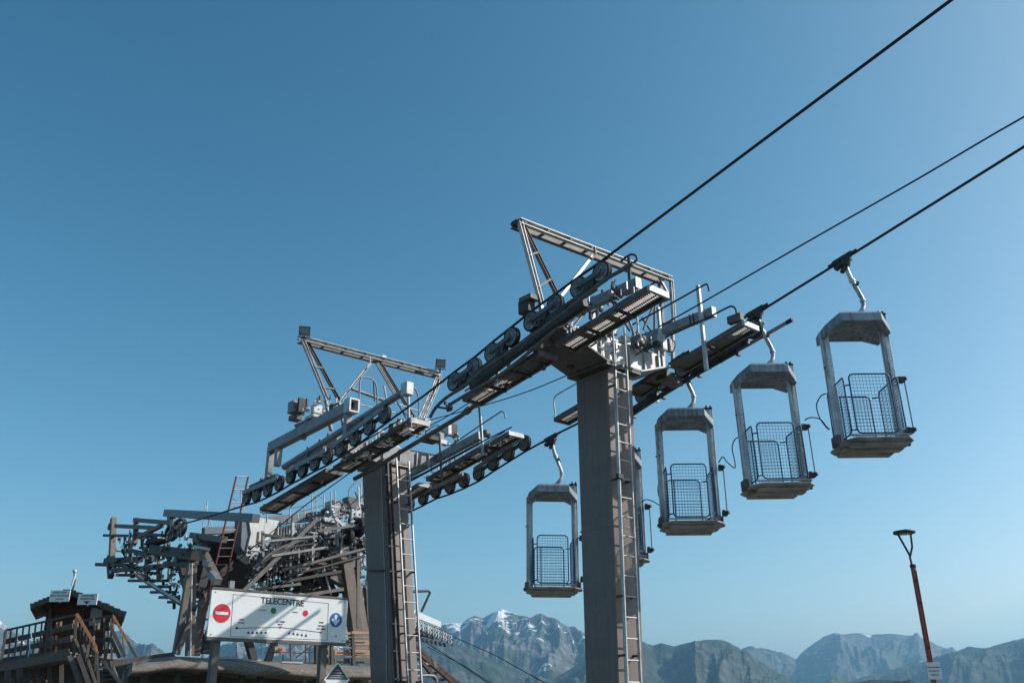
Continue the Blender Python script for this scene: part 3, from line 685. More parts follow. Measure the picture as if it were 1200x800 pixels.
part_beam('gantry_leg', T1, f1, L(8.7, 8.36, 6.97), .06, .06, 'steel_l'); part_beam('gantry_leg', T1, f2, L(8.75, 8.75, 6.97), .06, .06, 'steel_l')
for du in (0, .2):
    k = uvz(P2); mb = MB(); mb.channel(P2+DU*du, L(8.7+du, k[1]-.02, 7.85), .05, .06, -DU if not du else DU, .008); build('gantry_leg', mb, 'steel_l' if not du else 'steel_m', T1)
    part_beam('gantry_leg', T1, L(8.7+du, k[1]-.02, 7.87), L(8.72+du, k[1]-.10, 6.98), .05, .05, 'steel')
for t in (.25, .55, .8): p = lerp(P2, L(8.7, k[1]-.05, 7.2), t); part_beam('leg_brace', T1, p, p+DU*.2, .03, .03, 'steel_m')
part_beam('corner_brace', T1, P2-DV*.32-DZ*.0+(P1-P2)*.0-DZ*.0, L(8.7, k[1]-.03, P2.z-.35), .035, .05, 'steel')
part_beam('gantry_strut', T1, pu(694, 300, 8.65), pu(655, 350, 8.65), .035, .05, 'steel_l')
part_tube('hook', T1, [pu(697, 290, 8.62), pu(698, 299, 8.62), pu(694, 303, 8.62), pu(690, 300, 8.62)], .018, 'steel')
# bracing between head and gantry: thin struts, many of them
for (a, b, u, r) in (((767, 357), (767, 396), 8.7, .022), ((754, 386), (766, 358), 8.62, .02), ((746, 366), (748, 390), 8.5, .018), ((736, 372), (743, 392), 8.5, .022), ((752, 372), (764, 390), 8.75, .016),
        ((737, 302), (738, 330), 8.4, .03), ((718, 330), (716, 345), 8.5, .02), ((706, 340), (705, 365), 8.5, .024), ((712, 345), (738, 388), 8.7, .016), ((716, 334), (722, 350), 8.55, .016), ((721, 328), (717, 342), 8.6, .014),
        ((692, 358), (692, 374), 8.5, .03), ((668, 388), (684, 368), 8.4, .02), ((671, 370), (692, 352), 8.3, .018), ((660, 376), (672, 384), 8.4, .018), ((676, 366), (664, 390), 8.3, .018), ((752, 352), (776, 364), 8.7, .015)):
    part_tube('strut', T1, [pu(*a, u), pu(*b, u)], r, random.choice(['steel', 'steel_l', 'steel_m', 'steel_d']), 6)
for (x, y, u, w_, d, h, m) in ((680, 366, 8.35, .16, .10, .10, 'steel_l'), (697, 352, 8.5, .10, .1, .12, 'steel'), (672, 392, 8.35, .12, .14, .12, 'steel_l'), (716, 388, 8.42, .12, .16, .14, 'steel'), (748, 400, 8.4, .2, .16, .16, 'steel_m'),
        (776, 402, 8.3, .10, .12, .26, 'steel_l'), (784, 405, 8.3, .08, .08, .22, 'steel'), (731, 398, 8.38, .14, .12, .10, 'steel_l'), (764, 405, 8.4, .3, .1, .08, 'steel_d'), (670, 427, 8.9, .1, .12, .1, 'steel_d')):
    junction_box(T1, pu(x, y, u), w_, d, h, m)
# hoses
for pts, u in (([(700, 372), (708, 366), (716, 378), (713, 392)], 8.38), ([(752, 392), (757, 402), (752, 412), (746, 404)], 8.2), ([(786, 396), (791, 402), (789, 412), (784, 416)], 8.2), ([(742, 398), (748, 408), (758, 406), (762, 396)], 8.3), ([(664, 398), (668, 408), (676, 402)], 8.3)):
    part_tube('hose', T1, smooth([pu(x, y, u) for x, y in pts], 4), .010, 'rubber', 6)
# handrail posts and rails, far side
hp = pv(828, 434, 10.6); ht = pv(817, 335, 10.6)
part_beam('rail_post', T1, hp, L(uvz(hp)[0], 10.6, ht.z), .055, .055, 'steel_l', DU)
part_tube('handrail', T1, smooth([pv(x, y, 10.57) for x, y in [(740, 381), (773, 363), (800, 348), (825, 334), (829, 334), (831, 341)]], 3), .015, 'steel_d')
part_tube('handrail', T1, smooth([pv(x, y, 10.57) for x, y in [(738, 417), (776, 397), (820, 377), (851, 361), (858, 359), (862, 362), (863, 367)]], 3), .015, 'steel_d')
hq = pv(777, 430, 10.6); part_beam('rail_post', T1, hq, L(uvz(hq)[0], 10.6, pv(771, 360, 10.6).z), .05, .05, 'steel_l', DU)
for x, y in ((742, 346), (700, 372), (668, 392)):
    p = pv(x, y, 8.2); part_beam('toe_bracket', T1, p+DZ*.12, p-DZ*.02, .025, .05, 'steel')
part_tube('handrail', T1, smooth([pv(x, y, 8.25) for x, y in [(772, 329), (745, 343), (700, 372), (672, 391)]], 3), .013, 'steel_d')
part_tube('handrail', T1, smooth([pv(x, y, 8.2) for x, y in [(655, 388), (630, 402), (600, 420), (560, 448), (545, 458)]], 3), .012, 'steel_d')
# far side guide tube that steadies the hangers
g0 = pv(922, 378, 11.46); g1 = pv(760, 470, 11.46); g2 = g1+(g1-g0)*.55
part_tube('guide_tube', T1, [g0, g1, g2], .030, 'steel', 10); part_tube('tube_plug', T1, [g0, g0+(g0-g1).normalized()*.10], .034, 'rubber', 10)
part_tube('guide_tube', T1, [pv(896, 378, 11.35), pv(815, 424, 11.35), pv(770, 450, 11.35)], .022, 'steel_m', 8)
for x, y in ((824, 427), (762, 467)): p = pv(x, y, 11.3); part_beam('tube_arm', T1, p-DV*.35+DZ*.03, p+DV*.22, .035, .05, 'steel_l')
mb = MB(); mb.box(pv(862, 375, 10.72)+DZ*.02, DU*.12, DV*.05, DZ*.06); build('end_housing', mb, 'steel_m', T1, .004)
# ladder on the uphill face
ladder(T1, L(8.28, 9.35+lean(.25), .25), L(8.28, 9.35, 6.42), L(8.28, 9.61+lean(.25), .25), L(8.28, 9.61, 6.42))
for i, z in enumerate((.9, 2.35, 3.1, 4.7, 6.1)):
    for v in (9.35, 9.62): part_beam('ladder_bracket', T1, L(8.28, v+lean(z), z), L(8.41, v+lean(z), z), .03, .03, 'steel_d')
mb = MB(); mb.box(L(8.26, 9.34+lean(4.72), 4.72), DU*.03, DV*.05, DZ*.03); build('ladder_clamp', mb, 'steel_d', T1)
part_beam('caged_arm', T1, L(8.35, 9.31, 6.35), L(8.1, 9.34, 6.35), .04, .05, 'steel')
for z0, z1 in ((6.45, 7.0),):
    part_tube('ladder_top', T1, [L(8.28, 9.35, z0), L(8.28, 9.35, z1+.25)], .016, 'steel_l'); part_tube('ladder_top', T1, [L(8.28, 9.62, z0), L(8.28, 9.62, z1+.1)], .016, 'steel_l')

# ------------------------------------------------------------------ the second tower, nearer the station
T2 = thing('lift_tower', L(14.0, 9.6, 0), 'leaning lift tower in the middle with floodlights on its gantry, beside the sign', 'lift tower', 'steel lift towers')
def pcol(px_t, px_b, m): return pv(*px_t, 9.31), pv(*px_b, 9.31)
ct = [pv(424, 543, 9.31), pv(450, 550, 9.31)]; cb_ = [pv(434, 797, 9.31), pv(461, 797, 9.31)]
def col_at(k, z):    # vertical position along a leaning edge
    a, b = ct[k], cb_[k]; t = (z-b.z)/(a.z-b.z); return lerp(b, a, t)
mb = MB(); vs = []
for z in (0, 6.28):
    for k, dv in ((0, 0), (1, 0), (1, .53), (0, .53)): p = col_at(k, z); vs.append(p+DV*dv)
mb.add(vs, [(3, 2, 1, 0), (4, 5, 6, 7), (0, 1, 5, 4), (1, 2, 6, 5), (2, 3, 7, 6), (3, 0, 4, 7)]); 
build('column', mb, 'tower', T2, .015)
def onface(z, dv, du=0): return col_at(1, z)+DV*dv-DU*du
mb = MB()
mb.beam(onface(0, .055, .045), onface(6.2, .055, .045), .035, .05, DU); build('cable_tray', mb, 'steel_d', T2)
mb = MB(); mb.beam(onface(0, .135, .03), onface(6.2, .135, .03), .012, .06, DU); build('tray_flange', mb, 'tower', T2)
br = None
for i in range(13):
    z = .4+i*.46; mb = MB(); mb.beam(onface(z, -.02, .05), onface(z, .13, .05), .03, .03); build('tray_bracket', mb, 'steel_d', T2)
ladder(T2, onface(.2, .20, .14), onface(6.25, .20, .14), onface(.2, .49, .14), onface(6.25, .49, .14), .285)
for z in (1.0, 2.2, 3.0, 4.1, 5.4):
    for dv in (.20, .49): part_beam('ladder_bracket', T2, onface(z, dv, .15), onface(z, dv, -.01), .03, .03, 'steel_d')
part_beam('bracket', T2, pv(432, 668, 9.27), pv(450, 668, 9.27), .04, .03, 'steel_d')
part_tube('pale_wire', T2, smooth([col_at(1, z)-DU*-.08*1+DU*dx-DV*.012 for z, dx in ((6.1, 0), (5, .02), (4, .03), (3.2, .05), (2.4, .10), (1.6, .16), (.6, .2), (.05, .2))], 4), .008, 'steel_l', 6)
part_tube('conduit', T2, [col_at(1, 6.2)-DU*-.03-DV*.015, col_at(1, 0.05)-DU*-.03-DV*.015], .010, 'tower', 6)
# head and crossarm
prismUVZ('crossarm', T2, [(8.35, 6.36), (9.25, 6.22), (9.95, 6.22), (10.7, 6.42), (10.7, 6.62), (8.35, 6.58)], 14.5, 14.95, 'steel', .006)
prismUVZ('gusset', T2, [(9.3, 6.6), (9.3, 6.9), (9.4, 6.92), (9.9, 6.6)], 14.55, 14.57, 'steel_l')
mb = MB(); mb.box(L(14.7, 9.6, 6.19), DU*.45, DV*.36, DZ*.03); build('flange', mb, 'steel_m', T2, .004)
for v in (8.6, 9.0, 9.4, 9.8, 10.2, 10.5): mb = MB(); mb.box(L(14.48, v, 6.44), DU*.02, DV*.007, DZ*.13); build('stiffener', mb, 'steel_l', T2)
train(T2, W2, 1); train(T2, W3, 1)
o = part_tube('round_beam', T2, [pv(475, 458, 8.05), pv(333, 547, 8.05)], .062, 'steel', 12)
mb = MB(); p = pv(477, 456, 8.05); mb.box(p, DU*.09, DV*.07, DZ*.11); build('end_box', mb, 'steel_l', T2, .005)
for x, y in ((374, 520), (384, 513), (360, 529)): mb = MB(); p = pv(x, y, 8.05); mb.tube([p-DZ*.07, p+DZ*.09], .018, 6); build('pin', mb, 'steel_d', T2)
# portal over the near train
a = pv(410, 477, 8.0); b = pv(317, 532, 8.0); b.z = a.z-.10
mb = MB(); mb.beam(a, b, .16, .20); o = build('portal_beam', mb, 'steel', T2, .006)
k = uvz(a)
for (dv, dz, w2, h2) in ((0, .115, .20, .03), (0, -.115, .20, .03), (-.09, 0, .03, .20), (.09, 0, .03, .20)):
    mb = MB(); mb.box(a-DU*.06+DV*dv+DZ*dz, DU*.10, DV*w2/2, DZ*h2/2); build('box_end', mb, 'steel_l', o)
mb = MB(); mb.box(a-DU*-.02, DU*.02, DV*.08, DZ*.10); build('box_inner', mb, 'rubber', o)  # black plate on the solid end, stands in for the shaded hollow
for q, zz in ((b, .62), (b-DU*.35, .45), (a+DU*.05, .55)): part_beam('portal_leg', T2, q+DZ*.02, q-DZ*zz, .11, .12, 'steel', DU)
mb = MB(); p = pv(356, 494, 8.0); mb.prism([p+DU*.3, p-DU*.25, p-DU*.05-DZ*.38], DV*.10); build('portal_gusset', mb, 'steel_m', T2)
for (x, y, w_, d, h, m) in ((347, 478, .22, .26, .24, 'steel'), (346, 490, .2, .2, .10, 'steel_m'), (353, 476, .04, .16, .34, 'steel_d'), (371, 480, .1, .2, .18, 'steel_l'), (367, 489, .3, .2, .06, 'steel_l'), (390, 478, .12, .1, .14, 'steel_d'), (360, 472, .05, .05, .18, 'steel_m'), (375, 468, .05, .05, .16, 'steel_m')):
    junction_box(T2, pv(x, y, 8.05), w_, d, h, m)
# gantry of the second tower
G1 = pu(353, 397, 15.4); G2 = pu(516, 439, 15.4); Gm = lerp(G1, G2, .5)
mb = MB(); mb.channel(G1, G2, .07, .09, -DU, .008); gb = build('gantry_crossbar', mb, 'steel_l', T2)
mb = MB(); mb.channel(G1+DU*.11, G2+DU*.11, .07, .09, DU, .008); build('channel', mb, 'steel_m', gb)
for i in range(8): mb = MB(); c = lerp(G1, G2, (i+.2)/7.4); mb.beam(c-DU*.07, c+DU*.15, .05, .02); build('batten', mb, 'steel_m', gb)
for (a1, b1, a2, b2) in (((354, 399), (382, 468), (359, 400), (397, 470)),):
    pa, pb, pc_, pd = pu(*a1, 15.4), pu(*b1, 15.4), pu(*a2, 15.45), pu(*b2, 15.45)
    mb = MB(); mb.channel(pa, pb, .06, .07, -DU, .008); lg = build('gantry_leg', mb, 'steel_l', T2)
    mb = MB(); mb.channel(pc_, pd, .05, .06, -DU, .008); build('channel', mb, 'steel_m', lg)
    for t in (.45, .8): mb = MB(); mb.beam(lerp(pa, pb, t)-DU*.04, lerp(pc_, pd, t)-DU*.04, .03, .05, DU); build('batten', mb, 'steel_m', lg)
    part_beam('gantry_leg', T2, pb, L(15.2, uvz(pb)[1]+.05, 6.9), .06, .06, 'steel'); part_beam('gantry_leg', T2, pd, L(15.2, uvz(pd)[1]+.05, 6.9), .06, .06, 'steel')
for a, b, m in (((433, 426), (399, 469), 'steel_l'), ((441, 426), (462, 462), 'steel_l'), ((446, 427), (484, 489), 'steel_m'), ((515, 441), (491, 490), 'steel_l'), ((509, 441), (520, 447), 'steel_m')):
    mb = MB(); mb.channel(pu(*a, 15.35), pu(*b, 15.35), .045, .055, -DU, .007); build('gantry_strut', mb, m, T2)
lattice_bar(T2, 'gantry_leg', pu(514, 443, 15.3), pu(493, 492, 15.2), .12, DV, 5)
part_tube('hook', T2, [pu(433, 417, 15.3), pu(434, 427, 15.3), pu(430, 431, 15.3)], .016, 'steel_l')
part_tube('stay_wire', T2, [pu(434, 427, 15.3), pu(438, 445, 15.3)], .006, 'steel_l', 5)
mb = MB(); mb.box(pu(449, 419, 15.4), DU*.05, DV*.05, DZ*.04); build('beacon', mb, 'steel_l', T2)
floodlight(T2, pu(357, 388, 15.2), Vector((.25, -1, -.35))); floodlight(T2, pu(516, 426, 15.2), Vector((.2, -1, -.3)))
# catwalks of the second tower
a, b = cw((481, 492), (391, 548), 8.2); catwalk(T2, a, b, 8.2, 8.58, ((.3, .36), (.55, .62)))
a, b = cw((381, 551), (305, 596), 8.2); catwalk(T2, a, b, 8.2, 8.58, ((0, .25),), lit='steel_m')
a, b = cw((596, 507), (500, 561), 10.66); catwalk(T2, a, b, 10.66, 11.0, ((.35, .4), (.7, .76)))
a, b = cw((490, 567), (440, 600), 10.66); catwalk(T2, a, b, 10.66, 11.0, ())
for s_ in ([(421, 481), (422, 447), (426, 442), (434, 443), (440, 449), (442, 462), (442, 476)], [(479, 488), (477, 455), (482, 453), (488, 458), (491, 470), (491, 486)]):
    part_tube('hoop_rail', T2, smooth([pu(x, y, 14.6) for x, y in s_], 3), .017, 'steel', 8)
for a, b in (((440, 474), (423, 469)), ((442, 463), (424, 457))): pass
for a, b, u, r, m in (((412, 455), (452, 470), 15.3, .035, 'steel'), ((450, 452), (455, 482), 14.8, .02, 'steel_l'), ((438, 448), (439, 470), 14.8, .02, 'steel_m'), ((445, 466), (492, 482), 14.9, .014, 'steel_l'), ((422, 474), (470, 485), 14.9, .014, 'steel_l'), ((478, 450), (479, 490), 14.3, .035, 'steel_l'), ((470, 480), (490, 498), 14.5, .014, 'steel_d'), ((465, 470), (476, 490), 14.6, .014, 'steel_d')):
    part_tube('rail_bar', T2, [pu(*a, u), pu(*b, u)], r, m, 6)
# small fittings strewn along the near walkway
for i in range(26):
    t = random.random(); x = lerp(478, 395, t)+random.uniform(-3, 9); y = lerp(492, 545, t)+random.uniform(-6, 4)
    p = pv(x, y, random.uniform(8.15, 8.6)); k_ = random.random()
    if k_ < .5: part_beam('fitting', T2, p, p+DV*random.uniform(.05, .3)+DZ*random.uniform(-.05, .1), random.uniform(.02, .05), random.uniform(.02, .06), random.choice(['steel_l', 'steel', 'steel_d', 'steel_m']))
    else: junction_box(T2, p, random.uniform(.05, .14), .06, random.uniform(.04, .12), random.choice(['steel_l', 'steel', 'steel_d']), 'fitting')
part_tube('handrail', T2, [pv(476, 497, 8.1), pv(385, 552, 8.1)], .012, 'steel_d'); part_tube('handrail', T2, [pv(470, 491, 8.1), pv(400, 533, 8.1)], .012, 'steel_d')
for x, y in ((378, 553), (434, 525), (310, 590)): p = pv(x, y, 8.4); part_beam('hanger', T2, p, p-DZ*.22, .04, .04, 'steel_l')
for x, y in ((376, 566), (432, 532)): p = pv(x, y, 8.5); mb = MB(); mb.tube([p-DV*.03, p+DV*.03], .05, 12); build('roller', mb, 'steel_m', T2)
for a, b in (((305, 600), (330, 602)), ((340, 594), (372, 566))): part_tube('brace_tube', T2, [pv(*a, 8.6), pv(*b, 8.6)], .012, 'steel_d')
# far side of the second tower
a = pv(563, 510, 10.75); b = pv(470, 560, 10.75); mb = MB(); mb.beam(a, b+(b-a)*.5, .10, .17); build('support_beam', mb, 'steel', T2, .006)
mb = MB(); mb.beam(pv(562, 519, 10.72), pv(470, 569, 10.72), .03, .04); build('beam_shelf', mb, 'steel_d', T2)
mb = MB(); p = pv(570, 508, 10.75); mb.tube([p-DV*.05, p+DV*.05], .075, 12); build('end_roller', mb, 'steel_m', T2)
for a, b, r, m in (((563, 488), (566, 533), .03, 'steel_l'), ((515, 508), (518, 562), .03, 'steel_m'), ((478, 560), (479, 580), .03, 'steel_m')):
    part_tube('rail_post', T2, [pv(*a, 10.6), pv(*b, 10.6)], r, m, 6)
part_tube('handrail', T2, smooth([pv(x, y, 10.55) for x, y in [(470, 566), (515, 545), (560, 520), (600, 500)]], 3), .013, 'steel_d')
part_tube('handrail', T2, smooth([pv(x, y, 10.55) for x, y in [(528, 522), (560, 500), (584, 484), (588, 482), (591, 484), (592, 490)]], 3), .014, 'steel')
for a, b in (((500, 560), (585, 512)), ((506, 556), (592, 505)), ((520, 562), (600, 516))): part_tube('side_rail', T2, [pv(*a, 10.9), pv(*b, 10.9)], .012, 'steel_d')
for i in range(14):
    t = i/13; x = lerp(598, 505, t)+random.uniform(-3, 3); y = lerp(510, 560, t)+random.uniform(-4, 4)
    p = pv(x, y, random.uniform(10.6, 11)); part_beam('fitting', T2, p, p+DV*random.uniform(.04, .2)+DU*random.uniform(-.1, .1), .03, .04, random.choice(['steel_l', 'steel_d', 'steel_m']))
# bearing block between the arm and far train
for (x, y, u, w_, d, h, m) in ((522, 505, 14.5, .3, .10, .22, 'steel_l'), (530, 504, 14.5, .06, .24, .28, 'steel_d'), (514, 512, 14.5, .2, .16, .16, 'steel'), (505, 515, 14.4, .3, .3, .10, 'steel_d'), (518, 518, 14.3, .1, .2, .10, 'steel_l'), (486, 505, 14.5, .2, .2, .12, 'steel_m'), (498, 494, 14.5, .2, .16, .08, 'steel_l')):
    junction_box(T2, pu(x, y, u), w_, d, h, m)
for pts, u in (([(532, 507), (537, 512), (532, 520), (520, 522)], 14.3), ([(500, 505), (512, 498), (520, 506)], 14.3), ([(440, 520), (446, 526), (452, 519)], 14.6)):
    part_tube('hose', T2, smooth([pu(x, y, u) for x, y in pts], 4), .012, 'rubber', 6)

def tower_clutter(n, par, px0, px1, spread, vr, mats, plane='v'):
    for m in mats:
        mb = MB()
        for i in range(n):
            t = random.random(); x = lerp(px0[0], px1[0], t)+random.uniform(-spread, spread); y = lerp(px0[1], px1[1], t)+random.uniform(-spread, spread); k = random.uniform(*vr)
            p = pv(x, y, k) if plane == 'v' else pu(x, y, k); d = random.choice([DZ, DZ, DV, DU, L(1, 0, -.18)]); ln = random.uniform(.03, .20)
            if random.random() < .25: mb.tube([p-DV*.02, p+DV*.02], random.uniform(.015, .035), 8)
            else: mb.beam(p, p+d*ln, random.uniform(.008, .025), random.uniform(.01, .03))
        stuff(build('small_fittings', mb, m, par))
tower_clutter(28, T1, (665, 395), (770, 405), 9, (8.25, 8.9), ['steel_l', 'steel_d', 'steel_m'], 'u')
tower_clutter(16, T1, (660, 372), (755, 335), 6, (8.2, 8.7), ['steel_l', 'steel_d', 'steel_m'])
tower_clutter(24, T2, (400, 545), (490, 495), 6, (8.1, 8.6), ['steel_l', 'steel_d', 'steel_m'])
tower_clutter(14, T2, (350, 482), (400, 470), 7, (8.0, 8.4), ['steel_l', 'steel_d', 'steel'])
tower_clutter(20, T2, (500, 560), (600, 512), 5, (10.6, 11.0), ['steel_l', 'steel_d', 'steel_m'])
tower_clutter(16, T2, (470, 500), (535, 515), 7, (14.3, 14.8), ['steel_l', 'steel_d', 'steel_m'], 'u')
# ================================================================== lift station behind the towers
ST = thing('lift_station', L(20.5, 10.2, 0), 'cluttered grey lift station machinery on steel legs, left of the second tower', 'lift station')
def dep(p): return (p-CAM).dot(Vector((0, math.cos(PITCH), math.sin(PITCH))))
def on(px, k):     # k = ('u', value) or ('v', value)
    return pu(px[0], px[1], k[1]) if k[0] == 'u' else pv(px[0], px[1], k[1])
def sb(name, par, a, b, k, w_, m, d=None, bevel=.004):   # bar between two seen points, w_ seen width in pixels of the photograph
    p, q = on(a, k), on(b, k); s = (dep(p)+dep(q))/2/F_PX*w_; mb = MB()
    ax = (q-p).normalized(); up = DZ if abs(ax.z) < .8 else DU
    mb.beam(p, q, d or s, s, up); return build(name, mb, m, par, bevel)
def st_(name, par, pts, k, w_, m, n=8):
    P_ = [on(p, k) for p in pts]; return part_tube(name, par, P_, dep(P_[0])/F_PX*w_/2, m, n)
NVp = ('v', 8.03); U21 = ('u', 21.0)
# --- open end of the station: square tube frame, return pulleys
for a, b, w_, m in (((133, 607), (131, 655), 6, 'brown'), ((136, 616), (178, 618), 4.5, 'brown'), ((122, 627), (155, 627.5), 3, 'steel_d'), ((160, 607), (158, 637), 5, 'brown'), ((158, 609), (208, 613), 5, 'brown'),
        ((190, 615), (163, 629), 4.5, 'brown'), ((147, 638), (147, 652), 3, 'steel_d'), ((147, 638), (158, 638), 3, 'steel_d'), ((113, 661), (150, 662), 4, 'steel_d'), ((124, 657), (165, 655), 6, 'steel_d'),
        ((128, 652), (130, 676), 6, 'steel_d'), ((152, 633), (155, 676), 4, 'steel_d'), ((150, 645), (175, 650), 6, 'steel_d'), ((133, 668), (190, 664), 5, 'steel_d'), ((172, 655), (171, 680), 4, 'steel_d'), ((160, 625), (200, 628), 4, 'steel_d'),
        ((180, 644), (230, 650), 12, 'steel_d'), ((196, 660), (228, 662), 6, 'steel_d'), ((186, 650), (185, 680), 3, 'brown'), ((198, 650), (197, 664), 2.5, 'steel_d'), ((175, 664), (200, 662), 5, 'brown')):
    sb('frame_bar', ST, a, b, NVp, w_, m)
mb = MB(); p = on((131, 617), NVp); mb.tube([p-DV*.08, p+DV*.08], .10, 12); build('frame_bolt', mb, 'steel_d', ST)
mb = MB(); p = on((206, 613), NVp); mb.box(p, DU*.08, DV*.10, DZ*.09); build('frame_cap', mb, 'steel', ST)
def pulley(x, y, k, r, ax, m='steel_d', spokes=5, name='pulley', t=.05):
    p = on((x, y), k); ax = Vector(ax).normalized(); mb = MB()
    mb.rev(p, ax, [(r*.80, -t), (r, -t), (r*.93, 0), (r, t), (r*.80, t), (r*.80, -t)], 26); o = build(name, mb, m, ST)
    a = ax.orthogonal().normalized(); b = ax.cross(a)
    for i in range(spokes):
        an = 2*math.pi*i/spokes; mb = MB(); mb.beam(p, p+(a*math.cos(an)+b*math.sin(an))*r*.82, .05, .05, ax); build('spoke', mb, 'steel', o)
    mb = MB(); mb.tube([p-ax*t*1.6, p+ax*t*1.6], r*.2, 10); build('hub', mb, 'steel', o); return o
pulley(211, 618, NVp, .22, DV+DU*.2); pulley(201, 624, NVp, .20, DV+DU*.3); pulley(175, 637, NVp, .20, DU+DV*.2)
mb = MB(); mb.tube([on((176, 636), NVp), on((196, 630), NVp)], .12, 14); build('drum', mb, 'rubber', ST)
for i in range(30):
    x = random.uniform(140, 228); y = random.uniform(630, 672); p = on((x, y), ('v', random.uniform(7.8, 8.5)))
    q = p+L(random.uniform(-.15, .15), random.uniform(-.1, .2), random.uniform(-.2, .2)); part_beam('fitting', ST, p, q, random.uniform(.03, .08), random.uniform(.03, .09), random.choice(['steel_d', 'steel_d', 'steel_m', 'steel', 'steel_l']))
junction_box(ST, on((182, 654), NVp), .14, .12, .14, 'steel_l'); st_('lit_pipe', ST, [(183, 636), (183, 648)], NVp, 1.6, 'steel_l')
st_('lit_pipe', ST, [(188, 657), (188, 668)], NVp, 2, 'steel_l')
# stepped hanger bars of the parking rail
for i, (x0, x1, y) in enumerate([(128, 160, 667), (137, 168, 673.5), (151, 196, 680), (164, 198, 687), (177, 205, 693.5), (187, 210, 699.5), (197, 213, 705)]):
    k = ('v', 8.2); sb('hanger_bar', ST, (x0, y), (x1, y), k, 3.2, 'steel_d')
    for xx in (lerp(x0, x1, .35), lerp(x0, x1, .8)): sb('hanger_stem', ST, (xx, y-8), (xx, y+1), k, 2.4, 'steel_d')
sb('hanger_stem', ST, (204, 703), (204, 713), ('v', 8.2), 3, 'steel_d')
sb('parking_rail', ST, (157, 671), (213, 706), ('v', 8.1), 2.4, 'steel_l'); sb('parking_rail', ST, (160, 675), (211, 708), ('v', 8.15), 2.2, 'steel_m')
sb('hanger_stem', ST, (213, 667), (226, 716), ('v', 8.2), 7, 'steel_d')
for i in range(10): x = random.uniform(200, 222); y = random.uniform(664, 690); p = on((x, y), ('v', 8.4)); part_beam('fitting', ST, p, p+L(.1, random.uniform(-.1, .1), random.uniform(-.2, .2)), .04, .05, random.choice(['steel_l', 'steel_d', 'steel']))
# long beams
sb('roof_beam', ST, (195.5, 601), (300, 607), ('v', 8.6), 9, 'beamgrey'); sb('beam_foot', ST, (201, 604), (201, 617), ('v', 8.6), 8, 'beamgrey')
sb('roof_beam', ST, (290, 613), (388, 603), U21, 10, 'beamgrey'); sb('roof_beam', ST, (386, 598), (428, 596), U21, 8, 'beamgrey')
sb('top_slab', ST, (238, 622), (292, 620), ('u', 21.8), 8, 'beamgrey')
sb('portal_beam', ST, (225, 627), (263, 632), ('v', 8.0), 7, 'brown'); sb('portal_leg', ST, (230, 630), (240, 648), ('v', 7.95), 8, 'brown'); sb('portal_leg', ST, (237, 645), (256, 682), ('v', 7.95), 8, 'brown')
sb('lit_plate', ST, (227, 640), (245, 643), ('v', 7.8), 3, 'steel_l'); sb('lit_plate', ST, (240, 659), (247, 661), ('v', 7.8), 6, 'steel'); sb('lit_plate', ST, (248, 672), (255, 681), ('v', 7.8), 8, 'steel')
st_('mast', ST, [(240, 592), (237, 626)], ('u', 22), 1.4, 'steel_l'); st_('mast', ST, [(240, 592), (250, 621)], ('u', 22), 1.0, 'steel_l'); st_('mast', ST, [(245, 606), (243, 622)], ('u', 22), 1.0, 'steel_m'); st_('mast', ST, [(243, 588), (242, 600)], ('u', 22), 1.6, 'steel_l')
# machine room, its shade put into the dark steel colour
def slab(name, pts, k, d, m, par=None, bevel=.006):   # seen outline on a plane, given real thickness d behind it
    P_ = [on(p, k) for p in pts]; ax = DU if k[0] == 'u' else DV
    mb = MB(); mb.prism([p+ax*d/2 for p in P_], ax*d); return build(name, mb, m, par or ST, bevel)
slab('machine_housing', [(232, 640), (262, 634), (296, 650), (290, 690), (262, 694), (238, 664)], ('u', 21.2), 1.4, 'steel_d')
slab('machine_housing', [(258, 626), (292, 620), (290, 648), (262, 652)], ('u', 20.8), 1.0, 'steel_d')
slab('hopper', [(291, 604), (327, 610), (322, 622), (310, 640), (299, 658), (288, 650), (294, 625)], ('u', 20.2), .5, 'concrete')
slab('hopper_end', [(284, 603), (291, 604), (294, 625), (288, 650), (282, 640)], ('u', 20.25), .4, 'beamgrey')
# ribbed cladding
slab('cladding', [(324, 616), (374, 611), (373, 636), (322, 640)], ('u', 20.6), .25, 'beamgrey')
for i in range(15): sb('cladding_rib', ST, (326+i*3.3, 617-i*.3), (325.5+i*3.3, 638-i*.3), ('u', 20.55), 1.5, 'beamgrey' if i % 4 else 'steel_l')
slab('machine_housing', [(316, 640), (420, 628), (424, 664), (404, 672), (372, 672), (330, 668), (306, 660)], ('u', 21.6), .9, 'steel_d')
for (x, y, u, w_, d, h, m) in ((379, 620, 20, .5, .3, .36, 'steel'), (391, 598, 20.5, .5, .34, .44, 'steel'), (404, 596, 20.4, .4, .34, .22, 'steel'), (385, 641, 19.5, .4, .5, .22, 'steel'), (390, 650, 19.6, .3, .6, .24, 'steel_m'), (346, 655, 20, .3, .4, .2, 'steel_d'), (345, 672, 19.5, .4, .5, .3, 'steel_d'), (357, 686, 19.4, .3, .4, .3, 'steel_d'), (382, 610, 19.8, .3, .5, .12, 'steel_l'), (371, 630, 19.8, .2, .3, .5, 'steel_m'), (410, 590, 20.3, .3, .3, .3, 'steel_m'), (417, 600, 20.3, .2, .3, .3, 'steel_l'), (330, 660, 20, .3, .5, .2, 'steel_m')):
    junction_box(ST, pu(x, y, u), w_, d, h, m, 'machine_box')
